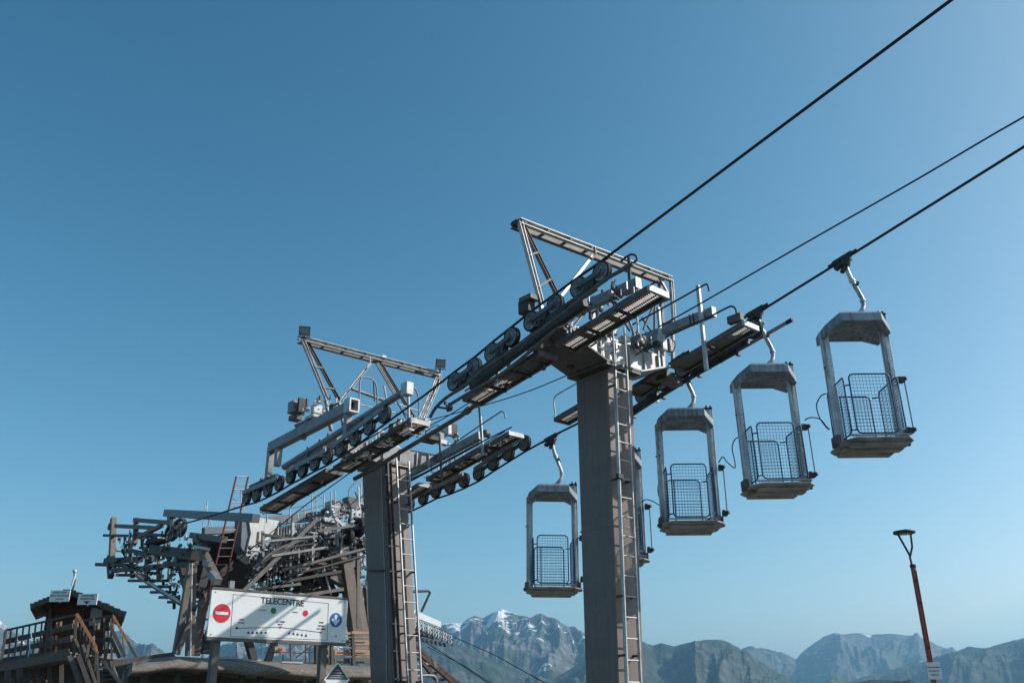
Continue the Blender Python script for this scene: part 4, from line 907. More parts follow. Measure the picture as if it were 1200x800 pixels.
# guide rails, curved and straight
for pts, u, w_, m in (([(300, 668), (312, 652), (330, 641), (352, 633), (366, 630)], 18.8, 4.5, 'steel_m'), ([(306, 661), (322, 648), (345, 640), (366, 637)], 18.75, 3, 'steel_d'), ([(330, 668), (360, 661), (390, 653), (427, 643)], 18.7, 5, 'steel_m'), ([(336, 674), (380, 664), (427, 651)], 18.65, 4, 'steel_d'),
        ([(354, 640), (385, 630), (400, 627)], 19.6, 3, 'steel_m'), ([(388, 648), (424, 636)], 19.1, 4, 'steel')):
    st_('guide_rail', ST, pts if len(pts) < 3 else pts, ('u', u), w_, m, 6)
sb('stay_bar', ST, (282, 695), (371, 608), ('u', 18.8), 5, 'steel_m'); sb('stay_bar', ST, (352, 626), (371, 607), ('u', 19.3), 5, 'steel')
for a, b, w_, m in (((307, 626), (348, 632), 3, 'steel_d'), ((308, 622), (308, 656), 3, 'steel'), ((343, 612), (343, 632), 3.4, 'steel_l'), ((392, 607), (426, 637), 3.6, 'steel_l'), ((395, 606), (395, 640), 3, 'steel'), ((413, 596), (411, 625), 3, 'steel_l'), ((402, 622), (399, 650), 3, 'steel_l'), ((324, 640), (324, 655), 2, 'steel'),
        ((366, 640), (366, 662), 2, 'steel_l'), ((378, 652), (378, 672), 2, 'steel_m'), ((340, 652), (340, 684), 3, 'steel_m'), ((420, 570), (421, 594), 2, 'steel_l'), ((350, 640), (350, 662), 2, 'steel')):
    sb('strut', ST, a, b, ('u', 19.0), w_, m)
for a, b, w_, m in (((300, 690), (352, 684), 3, 'steel_m'), ((318, 651), (384, 641), 3, 'steel'), ((330, 682), (428, 664), 3.5, 'steel_d'), ((372, 622), (428, 614), 3, 'steel_m'), ((312, 634), (372, 628), 2.5, 'steel'), ((340, 700), (402, 690), 4, 'steel_m')):
    sb('long_rail', ST, a, b, ('u', 18.75), w_, m)
# rubber tyres of the conveyor
tyre0 = None
for (x, y, u, r) in [(421, 618, 18.8, .24), (408, 628, 18.9, .22), (424, 640, 18.8, .14)]+[(300+i*9.5, 676-i*2.6, 19.6, .13) for i in range(13)]+[(318+i*9.5, 690-i*2.4, 19.3, .12) for i in range(11)]:
    p = pu(x, y, u); mb = MB(); mb.rev(p, DV, [(0, -.03), (r*.5, -.03), (r*.6, -.06), (r*.95, -.05), (r, 0), (r*.95, .05), (r*.6, .06), (r*.5, .03), (0, .03)], 18); o = build('drive_tyre', mb, 'rubber', ST)
    mb = MB(); mb.tube([p-DV*.07, p+DV*.045], r*.36, 10); build('rim', mb, 'steel_m', o)
# fittings all over the machinery
for i in range(150):
    x = random.uniform(296, 430); y0 = lerp(640, 612, (x-296)/134); y = random.uniform(y0, 694)
    u = random.uniform(18.9, 20.2); p = pu(x, y, u)
    d = random.choice([DZ, DZ, DV, DV, DU, L(0, .7, .5)]); ln = random.uniform(.08, .42)
    part_beam('fitting', ST, p, p+d*ln*random.choice((-1, 1)), random.uniform(.015, .05), random.uniform(.02, .06), random.choice(['steel_l', 'steel', 'steel_d', 'steel_d', 'steel_m', 'steel_m']))
def small_fittings(n, par, xr, ytop, ybot, ur, mats, plane='u'):
    for m in mats:
        mb = MB()
        for i in range(n):
            x = random.uniform(*xr); t = (x-xr[0])/(xr[1]-xr[0]); y = random.uniform(lerp(ytop[0], ytop[1], t), lerp(ybot[0], ybot[1], t)); k = random.uniform(*ur)
            p = pu(x, y, k) if plane == 'u' else pv(x, y, k); d = random.choice([DZ, DZ, DV, DU, L(.6, 0, -.12), L(0, .5, .4)]); ln = random.uniform(.04, .28)
            if random.random() < .3: r = random.uniform(.03, .07); mb.tube([p-DV*.03, p+DV*.03], r, 9)
            else: mb.beam(p, p+d*ln*random.choice((-1, 1)), random.uniform(.01, .04), random.uniform(.012, .05))
        stuff(build('small_fittings', mb, m, par))
small_fittings(110, ST, (292, 432), (634, 604), (696, 700), (18.9, 20.6), ['steel', 'steel_m', 'steel_d', 'brown', 'steel_d'])
small_fittings(45, ST, (300, 432), (640, 608), (690, 690), (18.9, 20.6), ['steel_l'])
small_fittings(40, ST, (360, 432), (600, 586), (640, 640), (18.8, 20.6), ['steel_l', 'steel_d', 'steel_m'])
small_fittings(36, ST, (132, 232), (630, 628), (672, 690), (7.7, 8.6), ['steel_l', 'steel_d', 'steel_d', 'steel_m'], 'v')
small_fittings(14, ST, (195, 232), (660, 655), (700, 720), (8.0, 8.8), ['steel_l', 'steel_d', 'steel_m'], 'v')
for i in range(12):      # thin lattice members under the machinery
    x = 300+i*10.5; st_('lattice_bar', ST, [(x, 690-i*1.2), (x+10, 668-i*1.2)], ('u', 19.5), 1.6, 'steel_m', 6); st_('lattice_bar', ST, [(x+10, 690-i*1.2), (x, 668-i*1.2)], ('u', 19.6), 1.3, 'steel_d', 6)
for i in range(9):
    x = 303+i*13.5; st_('hose', ST, [(x, 645-i*2), (x+4, 655-i*2), (x+1, 664-i)], ('u', 19.0), 1.3, 'rubber', 6)
# top guard posts
for x, y0, y1 in ((366, 603, 580), (371, 602, 583), (380, 601, 580), (388, 598, 576), (393, 596, 574), (313, 612, 590), (340, 609, 596), (349, 608, 597), (357, 606, 592), (426, 590, 560), (423, 592, 566)):
    st_('guard_post', ST, [(x, y0), (x-.4, y1)], ('u', 20.2), 1.7, 'steel_l', 6)
st_('guard_hoop', ST, [(409, 586), (409, 574), (413, 568), (420, 563)], ('u', 20.2), 1.6, 'steel', 6); st_('guard_hoop', ST, [(367, 588), (368, 582), (374, 580), (378, 584)], ('u', 20.2), 1.4, 'steel', 6)
st_('guard_rail', ST, [(345, 601), (400, 586)], ('u', 20.2), 1.2, 'steel_m', 6); st_('guard_rail', ST, [(310, 600), (360, 592)], ('u', 20.2), 1.0, 'steel_m', 6)
for a, b in (((418, 588), (428, 578)), ((416, 576), (423, 592))): st_('brace_tube', ST, [a, b], ('u', 20), 1.6, 'steel_d', 6)
# red access ladder
a0, a1, b0_, b1 = (276, 559), (234, 752), (290.5, 559), (262, 690)
kk = ('u', 19.9); ra = [on(p, kk) for p in ((277, 558), (261, 626), (251, 668), (243, 700))]; rb = [on(p, kk) for p in ((291, 558), (276, 626), (267, 668), (260, 700))]
part_tube('ladder', ST, ra, .024, 'redlad', 8); part_tube('ladder', ST, rb, .024, 'redlad', 8)
for i in range(13):
    t = i/13; k0 = t*3; j = min(2, int(k0)); f = k0-j; part_tube('ladder_rung', ST, [lerp(ra[j], ra[j+1], f), lerp(rb[j], rb[j+1], f)], .014, 'steel_l' if i < 6 else 'steel_m', 6)
st_('ladder_cage', ST, [(282, 572), (283, 600)], ('u', 20.0), 1.2, 'steel_l', 6); st_('ladder_cage', ST, [(287, 575), (286, 600)], ('u', 20.1), 1, 'steel_l', 6)
for i in range(5): st_('ladder_hoop', ST, [(275-i*1.4, 566+i*9), (283-i*1.3, 568+i*9), (293-i, 567+i*9)], ('u', 20.1), 1.0, 'steel_l', 6)
part_tube('ladder', ST, [on((247, 690), ('u', 18)), on((234, 752), ('u', 18))], .03, 'redlad')
# legs
for a, b, u, w_, m in (((226, 655), (222, 768), 20.0, 8, 'brown'), ((224, 660), (206, 766), 19.8, 7, 'brown'), ((222, 728), (207, 766), 19.7, 6, 'brown'), ((242, 660), (232, 700), 20.6, 10, 'steel_d'), ((240, 690), (229, 768), 20.6, 8, 'brown'), ((262, 690), (240, 765), 20.6, 10, 'steel_d'), ((235, 702), (236, 766), 20.8, 5, 'brown'),
        ((368, 664), (388, 702), 19.2, 16, 'steel_d'), ((404, 655), (421, 772), 18.8, 13, 'brown'), ((412, 655), (431, 772), 19.0, 9, 'tower'), ((419, 648), (419, 735), 18.7, 4, 'brown'), ((386, 672), (404, 682), 18.9, 12, 'tower'), ((290, 748), (298, 776), 20, 8, 'steel_d'), ((322, 752), (313, 776), 20, 7, 'brown'),
        ((262, 694), (300, 750), 20.4, 7, 'steel_d'), ((430, 690), (434, 772), 19.2, 6, 'brown')):
    sb('leg', ST, a, b, ('u', u), w_, m)
st_('pale_pipe', ST, [(225, 660), (223, 770)], ('u', 19.5), 2, 'steel_l', 8); st_('pale_pipe', ST, [(379, 664), (388, 697)], ('u', 18.9), 2.4, 'steel_l', 8)
for y in (703, 722, 740): sb('leg_brace', ST, (222, y), (246, y+4), ('u', 20.2), 2, 'steel_m')
sb('leg_brace', ST, (212, 730), (240, 700), ('u', 20.2), 3, 'steel_m'); sb('leg_brace', ST, (234, 738), (244, 738), ('u', 19), 1.4, 'steel_l')
mb = MB(); mb.box(on((392, 692), ('u', 19)), DU*.02, DV*.3, DZ*.04); build('blue_gauge', mb, 'steel_d', ST)
# far wing of the station, seen right of the second tower
WG = thing('station_wing', pu(500, 735, 18.5), 'brightly lit rack of hook shaped hangers right of the leaning tower, above the stairs', 'hanger rack')
K = ('u', 18.5)
slab('white_board', [(478, 711), (517, 728), (517, 735), (478, 720)], K, .05, 'whitep', WG)
sb('rack_rail', WG, (476, 734), (530, 750), K, 2.2, 'steel_d'); sb('rack_rail', WG, (478, 722), (530, 743), K, 1.2, 'steel_d'); sb('rack_rail', WG, (474, 738), (508, 747), K, 3, 'steel_d')
for i in range(17):
    x = 480+i*3.0; y = 722+i*1.35
    pts = [(x, y), (x+1.4, y+2.5), (x-.2, y+5), (x+1.2, y+7.5), (x+.2, y+10)]
    st_('hanger_hook', WG, pts, ('u', 18.3), 1.5, 'whitep' if i % 3 else 'steel_l', 6)
    if i % 2 == 0: sb('hanger_stem', WG, (x+1.6, y+4), (x+2.2, y+13), ('u', 18.4), 1.4, 'steel_d')
slab('dark_bracket', [(478, 738), (497, 744), (484, 755), (478, 757)], ('u', 18.6), .2, 'steel_d', WG)
st_('swing_arm', WG, [(474, 693), (502, 692), (504, 694), (494, 716)], ('u', 18.4), 3.2, 'steel_d', 8)
for i in range(8): sb('fitting', WG, (485+i*5, 746+i*1.0), (487+i*5, 749+i*1.2), ('u', 18.4), 2.4, 'steel_d')
cable('rope', [pu(478, 739, 18.4), pu(540, 778, 16), pu(590, 812, 14.5)], .010, 'thin rope falling to the right below the lit hanger rack, upper of two', 'thin ropes below the hanger rack', 'rope')
cable('rope', [pu(500, 757, 18.4), pu(545, 780, 16), pu(585, 806, 14.5)], .008, 'thin rope falling to the right from the stair rail', 'thin ropes below the hanger rack', 'rope')
cable('rope', [pu(530, 745, 18.4), pu(580, 767, 16), pu(650, 806, 13)], .010, 'thin rope running from the end of the hanger rack past the mountains', 'thin ropes below the hanger rack', 'rope')
# steel stairs below the wing
SS = thing('steel_stairs', pu(510, 800, 17), 'rust brown steel stairs and rails at the foot of the leaning tower', 'stairs')
for a, b, w_, m in (((480, 748), (507, 775), 3.0, 'rust'), ((476, 752), (545, 812), 4, 'rust'), ((512, 779), (545, 806), 3, 'rust'), ((478, 778), (508, 777), 3, 'steel'), ((507, 772), (510, 782), 5, 'steel_m'), ((484, 768), (486, 806), 2.5, 'steel_d'), ((478, 790), (500, 806), 3, 'wood_o'), ((494, 775), (520, 806), 4, 'rust'), ((480, 760), (482, 806), 3, 'steel_d')):
    sb('stair_bar', SS, a, b, ('u', 16.5), w_, m)
part_tube('stair_hoop', SS, smooth([pu(x, y, 15) for x, y in [(479, 812), (482, 797), (488, 792), (505, 791), (511, 795), (513, 812)]], 3), .025, 'steel')
for i in range(5): sb('stair_tread', SS, (484+i*9, 772+i*8), (494+i*9, 772+i*8), ('u', 16.6), 2.4, 'steel_m')

# ================================================================== information sign
SG = thing('sign_board', pu(325, 752, 14), 'white sign board headed TELECENTRE on two posts, with no-entry disc and blue arrow disc', 'sign')
us = 14.0; vL, vR, zB, zT = 6.02, 8.49, 2.815, 3.52
mb = MB(); mb.box(L(us, (vL+vR)/2, (zB+zT)/2), DU*.018, DV*(vR-vL)/2, DZ*(zT-zB)/2); build('board', mb, 'white', SG, .003)
mb = MB(); mb.box(L(us+.01, (vL+vR)/2, zB-.028), DU*.035, DV*(vR-vL)/2, DZ*.026); build('bottom_batten', mb, 'wood_g', SG, .004)
mb = MB(); mb.box(L(us+.01, (vL+vR)/2, zT+.022), DU*.035, DV*(vR-vL)/2, DZ*.020); build('top_batten', mb, 'wood_g', SG, .004)
for v in (6.22, 8.12): mb = MB(); mb.box(L(us+.09, v, (zT+.0)/2), DU*.055, DV*.06, DZ*(zT-.1)/2); build('post', mb, 'wood_g', SG, .006)
mb = MB(); mb.box(L(us+.09, 6.38, zT+.08), DU*.03, DV*.04, DZ*.09); build('lug', mb, 'steel', SG)
def sv_(x, y): p = pu(x, y, us-.02); return p
def disc(name, x, y, r, m, off=.020, n=32): p = pu(x, y, us-off); mb = MB(); mb.tube([p, p-DU*.004], r, n); return build(name, mb, m, SG)
SR = DV; SU = DZ
for vv in (vL+.06, vR-.06):
    for zz in (zB+.035, zT-.035):
        mb = MB(); q = L(us-.02, vv, zz); mb.tube([q, q-DU*.005], .010, 8); build('screw', mb, 'steel_m', SG)
c = disc('no_entry_disc', 260, 718, .142, 'red'); p = pu(260, 718, us-.026); mb = MB(); mb.box(p, DU*.002, DV*.105, DZ*.022); build('white_bar', mb, 'whitep', c)
c = disc('arrow_disc', 393.5, 726, .118, 'bluep'); p = pu(393.5, 726, us-.026); mb = MB()
def shp(pts): return [p+DV*a+DZ*b for a, b in pts]
mb.prism(shp([(-.022, .085), (.022, .085), (.022, -.012), (.058, .026), (.076, -.006), (.0, -.092), (-.076, -.006), (-.058, .026), (-.022, -.012)]), DU*.003); build('arrow', mb, 'whitep', c)
disc('green_lamp', 320.5, 715, .048, 'green'); disc('red_lamp', 358, 718, .048, 'red')
disc('stop_dot', 277.5, 735.5, .020, 'black'); disc('stop_dot', 328.5, 734.5, .020, 'red'); disc('stop_dot', 376, 740.5, .018, 'red'); disc('key_hole', 393.5, 745, .018, 'greyp')
def pl(name, pts, w_, m='black'):
    for a, b in zip(pts, pts[1:]): mb = MB(); mb.beam(pu(*a, us-.0205), pu(*b, us-.0205), w_, .003, DU); build(name, mb, m, SG)
pl('line', [(277.5, 735.5), (328.5, 734.5), (376, 740.5)], .009)
P1_, P2_, P3_, P4_ = (273.5, 696), (385, 706.5), (383.5, 749.5), (270, 745)
pl('frame_line', [P1_, P2_, P3_, P4_, P1_], .005)
text('title', 'TELECENTRE', .135, 'black', SG, pu(331.5, 705, us-.021), SR, SU)
text('caption', 'OUVERT', .034, 'greyp', SG, pu(308, 714.5, us-.021), SR, SU); text('caption', 'FERME', .034, 'greyp', SG, pu(346, 717, us-.021), SR, SU)
for (s_, x, y) in (('ALPE', 283, 725.5), ('de Huez', 283, 729), ('ST. MARIE', 329, 728), ('RN 91', 328.5, 731.3), ('GARE', 376.5, 729), ('DEPART', 376.5, 733), ('ALT. 1860m', 376.5, 736.5)): text('caption', s_, .034, 'black', SG, pu(x, y, us-.021), SR, SU)
for i in range(5):
    for x, y in ((291+i*5.1, 741+i*-.05), (339+i*4.9, 741.5+i*.75)):
        q = pu(x, y, us-.021); mb = MB(); mb.box(q, DU*.002, DV*.016, DZ*.014); build('basket_icon', mb, 'black', SG)
        mb = MB(); mb.beam(q+DZ*.012, q+DZ*.045+DV*.006, .003, .003, DU); build('icon_line', mb, 'greyp', SG)

# ================================================================== shelter with flat gravelled roof, railing and barrier on it
SH = thing('shelter', pu(300, 800, 15.5), 'low shelter under a gravelled roof edge running behind the sign posts', 'shelter')
tops = [(163, 768, 763), (203, 763, 763), (226, 770, 769.5), (300, 774, 774), (369, 778, 778), (400, 779, 779), (436, 780.5, 780.5)]
def rp(x, y, u): return pu(x, y, u)
mb = MB(); rows = []
for x, yt, _ in [(156, 775, 0), (175, 771.5, 0), (205, 768.5, 0), (226, 769.5, 0), (262, 771.5, 0), (300, 774, 0), (340, 776, 0), (369, 777.8, 0), (400, 779, 0), (445, 781, 0)]:
    dy = 12+1.2*math.sin(x*.11)
    a = rp(x, yt, 16.4); b = rp(x-1, yt+dy*.55, 15.95); c = rp(x-1.5, yt+dy*.95, 15.8); d = rp(x-2, yt+dy*1.3, 15.85); e = d+DU*.4
    BKD = Vector((-.42, .91, 0)); e = d+BKD*.4; rows.append([a+BKD*3+DZ*.01, a, b, c, d, e, e+BKD*3])
vs = [p for r in rows for p in r]; fs = []; m_ = 7
for i in range(len(rows)-1):
    for j in range(m_-1): fs.append((i*m_+j, i*m_+j+1, (i+1)*m_+j+1, (i+1)*m_+j))
mb.add(vs, fs, True); mb.add(rows[0], [tuple(range(m_))]); mb.add(rows[-1], [tuple(range(m_))[::-1]])
build('roof', mb, 'roof', SH)
slab('fascia', [(128, 774), (203, 763.5), (206, 769), (150, 778), (130, 782)], ('u', 16.6), .10, 'wood_d', SH)
slab('back_wall', [(150, 782), (445, 792), (445, 830), (150, 830)], ('u', 17.2), .2, 'wood_d', SH)
for x in (170, 208, 284, 306, 372, 420): sb('post', SH, (x, 786), (x-4, 826), ('u', 16.3), 6, 'wood_d')
for x in (356, 443): sb('post', SH, (x, 789), (x+2, 826), ('u', 16.2), 3.5, 'steel')
for i in range(5): sb('rafter', SH, (170+i*66, 787+i), (226+i*66, 789+i), ('u', 16.3+.01*i), 3, 'wood_d')
for (x, y) in ((253, 771.5), (330, 775.2), (240, 771)):
    p = pu(x, y, 16.3); mb = MB(); mb.beam(p, p+DV*random.uniform(.4, .9), .03, .02); build('roof_strip', mb, 'steel_l', SH)
# railing standing on the roof behind the sign
RL = thing('railing', pu(330, 776, 17.5), 'thin dark railing with small yellow notice seen under the sign board', 'railing')
for a, b, w_, m in (((250, 769.5), (277, 769), 1.2, 'steel_d'), ((277, 756), (277, 772), 1.0, 'steel_d'), ((309, 764), (345, 764), .9, 'steel_d'), ((340.5, 752), (340.5, 776), 1.6, 'redlad'), ((332, 766), (332, 776), 1.6, 'steel_d'), ((347, 770), (366, 756), 1.6, 'steel_d'), ((358, 752), (358, 777), 1.4, 'steel_d'), ((363, 760), (363, 777), 1.2, 'steel_d'), ((371, 756), (371, 779), 4.5, 'steel_d'), ((346, 765), (371, 763), 1, 'steel_d'), ((366, 766), (366, 777), 1.2, 'steel_m'), ((352, 776), (372, 777), 1, 'steel_d')):
    sb('rail_bar', RL, a, b, ('u', 17.5), w_, m)
slab('notice', [(322, 757), (335, 757.5), (335, 764), (322, 763.5)], ('u', 17.4), .03, 'wood_p', RL); slab('notice_mark', [(326, 759), (331, 759.2), (331, 762.5), (326, 762.3)], ('u', 17.36), .012, 'redlad', RL)
BR = thing('plank_barrier', pu(405, 780, 18), 'barrier of orange and pale horizontal planks right of the sign board', 'barrier')
pk = 18.0
for i, (y, h, m) in enumerate(((741, 3, 'wood_p'), (752, 5.5, 'wood_p'), (763.5, 6, 'wood_p'), (773.5, 6, 'wood_g'))):
    for j, (xa, xb) in enumerate(((374, 391), (391, 411), (411, 436))):
        if i < 2 and j == 0: continue
        sb('plank', BR, (xa+.6, y+random.uniform(-.4, .4)), (xb-.6, y+.6+random.uniform(-.3, .3)), ('u', pk+.0), h, m, .03)
for x in (373.5, 388, 413): sb('post', BR, (x, 744), (x+1, 781), ('u', pk-.1), 4, 'wood_d')
for y in (746, 758.5, 769): sb('steel_rail', BR, (404, y), (436, y+.6), ('u', pk-.12), 1.2, 'steel')
# diamond board
DS = thing('diamond_board', pu(395, 797, 13), 'diamond shaped board with dark upper half and pale lower half at the bottom edge', 'sign')
c = pu(394.5, 796, 13); hw = .23; hh = .255
mb = MB(); mb.prism([c+DZ*hh, c+DV*hw, c-DZ*hh, c-DV*hw], DU*.02); build('panel', mb, 'white', DS, .002)
mb = MB(); q = c-DU*.012; mb.prism([q+DZ*(hh-.02), q+DV*(hw-.03)+DZ*.005, q-DV*(hw-.03)+DZ*.005], DU*.003); build('dark_half', mb, 'steel_d', DS)
for i, (z, w_) in enumerate(((.14, .05), (.10, .10), (.06, .15), (.03, .18))): mb = MB(); mb.box(c-DU*.016+DZ*z, DU*.001, DV*w_*.8, DZ*.006); build('line_of_print', mb, 'greyp', DS)
mb = MB(); mb.box(c-DZ*(hh+.8)+DU*.02, DU*.03, DV*.035, DZ*1.0); build('post', mb, 'wood_g', DS)

# ================================================================== hut on a deck, with stairs
Y = 29.0
def yb(name, par, a, b, y, w_, m, d=None):
    p, q = pY(*a, y), pY(*b, y); s = (dep(p)+dep(q))/2/F_PX*w_; mb = MB(); ax = (q-p).normalized(); vd = ((p+q)/2-CAM).normalized(); up = ax.cross(vd).normalized()
    mb.beam(p, q, d or s, s, up); return build(name, mb, m, par, .004)
def yslab(name, par, pts, y, d, m, bevel=.006):
    mb = MB(); mb.prism([pY(*p, y)+Vector((0, d/2, 0)) for p in pts], Vector((0, d, 0))); return build(name, mb, m, par, bevel)
HT = thing('wooden_hut', pY(92, 770, 30), 'dark red wooden ticket hut with shingled hipped roof above the stairs', 'hut')
zf = 3.3
pl_ = pY(58, 700, 29.6); pr_ = pY(129, 708, 29.6)
x0, x1 = pl_.x, pr_.x; zt = pY(90, 714, 29.6).z
mb = MB(); mb.box(((x0+x1)/2-.48, 30.7, (zf+zt)/2), Vector(((x1-x0)/2-.03, 0, 0)), Vector((-.46, 1.05, 0)), Vector((0, 0, (zt-zf)/2))); build('wall', mb, 'wood_r', HT)
n = 11
for i in range(n):
    xa = lerp(x0, x1, (i+.5)/n); mb = MB(); mb.box((xa, 29.6-.005*(i % 2), (zf+zt)/2), Vector(((x1-x0)/n/2-.006, 0, 0)), Vector((0, .02, 0)), Vector((0, 0, (zt-zf)/2))); build('wall_board', mb, 'wood_r', HT)
yb('door_frame', HT, (97, 706), (97, 745), 29.5, 1.6, 'wood_d'); yb('corner_post', HT, (59, 703), (57, 760), 29.5, 3, 'wood_d'); yb('corner_post', HT, (127, 707), (126, 760), 29.5, 3, 'wood_d')
mb = MB(); q = pY(113, 722, 29.5); mb.box(q, Vector((.22, 0, 0)), Vector((0, .02, 0)), Vector((0, 0, .3))); wn = build('window', mb, 'wood_d', HT); mb = MB(); mb.box(q-Vector((0, .03, 0)), Vector((.18, 0, 0)), Vector((0, .006, 0)), Vector((0, 0, .26))); build('pane', mb, 'glass', wn)
# gabled roof, its ridge running back from the viewer
yf = 28.9
def rpt(x, y, yy=yf): q = pY(x, y, yf); return Vector((q.x-.44*(yy-yf), yy, q.z))
lft, rdg, rgt = (36, 709), (80, 690.5), (147, 718)
th = Vector((0, 0, -.11))
rf = None
for (A_, B_) in ((lft, rdg), (rgt, rdg)):
    a0, b0_, a1, b1 = rpt(*A_), rpt(*B_), rpt(*A_, 32.2), rpt(*B_, 32.2)
    mb = MB(); tp = [a0, b0_, b1, a1]; mb.add(tp+[p+th for p in tp], [(0, 1, 2, 3), (7, 6, 5, 4), (0, 4, 5, 1), (1, 5, 6, 2), (2, 6, 7, 3), (3, 7, 4, 0)])
    o = build('roof', mb, 'wood_d', HT); rf = rf or o
    n_ = (b0_-a0).cross(a1-a0).normalized(); n_ = n_ if n_.z > 0 else -n_; rows = 9
    for r in range(rows):
        t0, t1 = r/rows-.01, (r+1.2)/rows
        for k in range(13):
            y0, y1 = lerp(yf-.03, 32.2, (k+.03)/13), lerp(yf-.03, 32.2, (k+.97)/13); S0, S1 = -.44*(y0-yf), -.44*(y1-yf); o_ = n_*random.uniform(.02, .045)
            p0, p1 = lerp(a0, b0_, t0), lerp(a0, b0_, min(1, t1))
            vs = [Vector((p0.x+S0, y0, p0.z))+o_+n_*.03, Vector((p0.x+S1, y1, p0.z))+o_+n_*.03, Vector((p1.x+S1, y1, p1.z))+n_*.012, Vector((p1.x+S0, y0, p1.z))+n_*.012]
            mb = MB(); mb.add(vs+[v-n_*.025 for v in vs], [(0, 1, 2, 3), (7, 6, 5, 4), (0, 4, 5, 1), (1, 5, 6, 2), (2, 6, 7, 3), (3, 7, 4, 0)]); build('shingle', mb, 'tile', o)
yslab('gable', HT, [(56, 706), (80, 694), (130, 714), (130, 722), (56, 716)], 29.5, .08, 'wood_r')
for (A_, B_) in ((lft, rdg), (rgt, rdg)):
    mb = MB(); mb.beam(rpt(A_[0], A_[1]+2.2, yf-.02), rpt(B_[0], B_[1]+2.2, yf-.02), .04, .13); build('barge_board', mb, 'wood_d', rf)
for x in (48, 66, 98, 116, 134):
    y = (709-18.5*(x-36)/44 if x < 80 else 690.5+27.5*(x-80)/67)+4; q = rpt(x, y); mb = MB(); mb.beam(q, Vector((q.x-.44*3.2, yf+3.2, q.z)), .06, .08); build('purlin', mb, 'wood_r', rf)
st0 = pY(85, 692, 30.6); part_tube('pole', HT, [st0, st0+Vector((.02, 0, .35)), pY(87, 672, 30.6)], .03, 'steel_d')
mb = MB(); mb.sphere(pY(87.6, 669, 30.6), .07); build('finial', mb, 'steel_l', HT); part_beam('flag', HT, pY(84.5, 686, 30.6), pY(88.5, 672, 30.6), .05, .10, 'whitep')
for nm, x0_, x1_, yt, yb_, lines in (('hut_sign', 60, 80.5, 691.5, 704.5, ("POINT INFO", "SKI & VACANCES")), ('hut_sign', 92.5, 113, 695.5, 708, ("CAISSE PIED", "FORFAITS SKI"))):
    a = pY(x0_, yt, 28.5); b = pY(x1_, yb_, 28.5); ctr = (a+b)/2
    o = thing(nm, ctr, 'left of the two small grey signs on the hut roof, with a bent arrow' if x0_ == 60 else 'right of the two small grey signs on the hut roof, with a down arrow', 'sign', 'small signs on the hut roof')
    mb = MB(); mb.box(ctr, Vector(((b.x-a.x)/2, 0, 0)), Vector((0, .02, 0)), Vector((0, 0, (a.z-b.z)/2))); build('panel', mb, 'white', o)
    X = Vector((1, 0, 0))
    for i, s_ in enumerate(lines): text('lettering', s_, .075, 'black', o, ctr+Vector((0, -.024, .10-.09*i)), X, DZ)
    mb = MB(); q = ctr+Vector((0, -.024, -.09))
    if x0_ == 60: mb.beam(q-X*.07, q+X*.14, .004, .02); mb.beam(q-X*.07, q-X*.11-DZ*.05, .004, .02)
    else: mb.prism([q-X*.11+DZ*.03, q+X*.11+DZ*.03, q-DZ*.05], Vector((0, .004, 0)))
    build('arrow', mb, 'black', o)
    mb = MB(); mb.beam(ctr-DZ*.2+Vector((0, .05, 0)), ctr+Vector((0, .1, .1)), .05, .05); build('bracket', mb, 'wood_d', o)
# deck
DK = thing('wooden_deck', pY(45, 790, 27.5), 'weathered wooden deck and railings in front of the hut at lower left', 'deck')
yd = 27.0
z_d = pY(40, 780, yd).z
yb('edge_board', DK, (-12, 783), (66, 769), yd, 10, 'wood_g', .08); yb('edge_board', DK, (66, 769), (81, 768), yd-.02, 10, 'wood_g', .08)
A0 = pY(-14, 780, yd); A1 = pY(81, 765, yd)
for j in range(9):
    o = Vector((0, .12+j*.32, .02)); mb = MB(); mb.beam(A0+o, A1+o, .30, .05); build('deck_board', mb, 'wood_g', DK)
for i in range(9):
    x = lerp(2, 60, i/8); y = lerp(776, 764, i/8)
    yb('baluster', DK, (x, y), (x+3.6 if i < 8 else x, y-37), yd-.05, 2.0, 'wood_d')
yb('top_rail', DK, (7, 738), (90, 719.5), yd-.05, 2.6, 'wood_d'); yb('corner_post', DK, (86, 768), (90, 719), yd-.1, 3.4, 'wood_d'); yb('corner_post', DK, (1, 777), (7, 738), yd-.1, 3, 'wood_d')
for (a, b, w_) in (((4, 752), (86, 733), 6), ((2, 764), (84, 748), 6), ((1, 773), (82, 762), 5)):   # rail boards, each bay a board
    for j in range(5):
        p_ = (lerp(a[0], b[0], j/5+.01), lerp(a[1], b[1], j/5+.01)); q_ = (lerp(a[0], b[0], (j+1)/5-.01), lerp(a[1], b[1], (j+1)/5-.01)); yb('rail_board', DK, p_, q_, yd+.1, w_, 'wood_g', .03)
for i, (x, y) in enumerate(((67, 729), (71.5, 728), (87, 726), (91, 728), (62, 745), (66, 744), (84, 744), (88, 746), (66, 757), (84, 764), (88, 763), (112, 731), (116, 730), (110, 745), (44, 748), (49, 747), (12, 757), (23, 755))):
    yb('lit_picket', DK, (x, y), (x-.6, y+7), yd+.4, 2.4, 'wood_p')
yb('back_rail', DK, (98, 727), (133, 721), yd+1, 3, 'wood_d'); yb('back_board', DK, (100, 740), (133, 735), yd+1, 5, 'wood_d'); yb('back_board', DK, (102, 752), (133, 748), yd+1, 5, 'wood_d'); yb('back_board', DK, (106, 764), (136, 762), yd+1, 5, 'wood_d')
for x in (110, 122, 130): yb('back_post', DK, (x, 724), (x+1, 772), yd+.9, 2.4, 'wood_d')
for i in range(6): x = 2+i*14; yb('deck_post', DK, (x, 786-i*1.5), (x, 820), yd+.6, 5, 'wood_d')
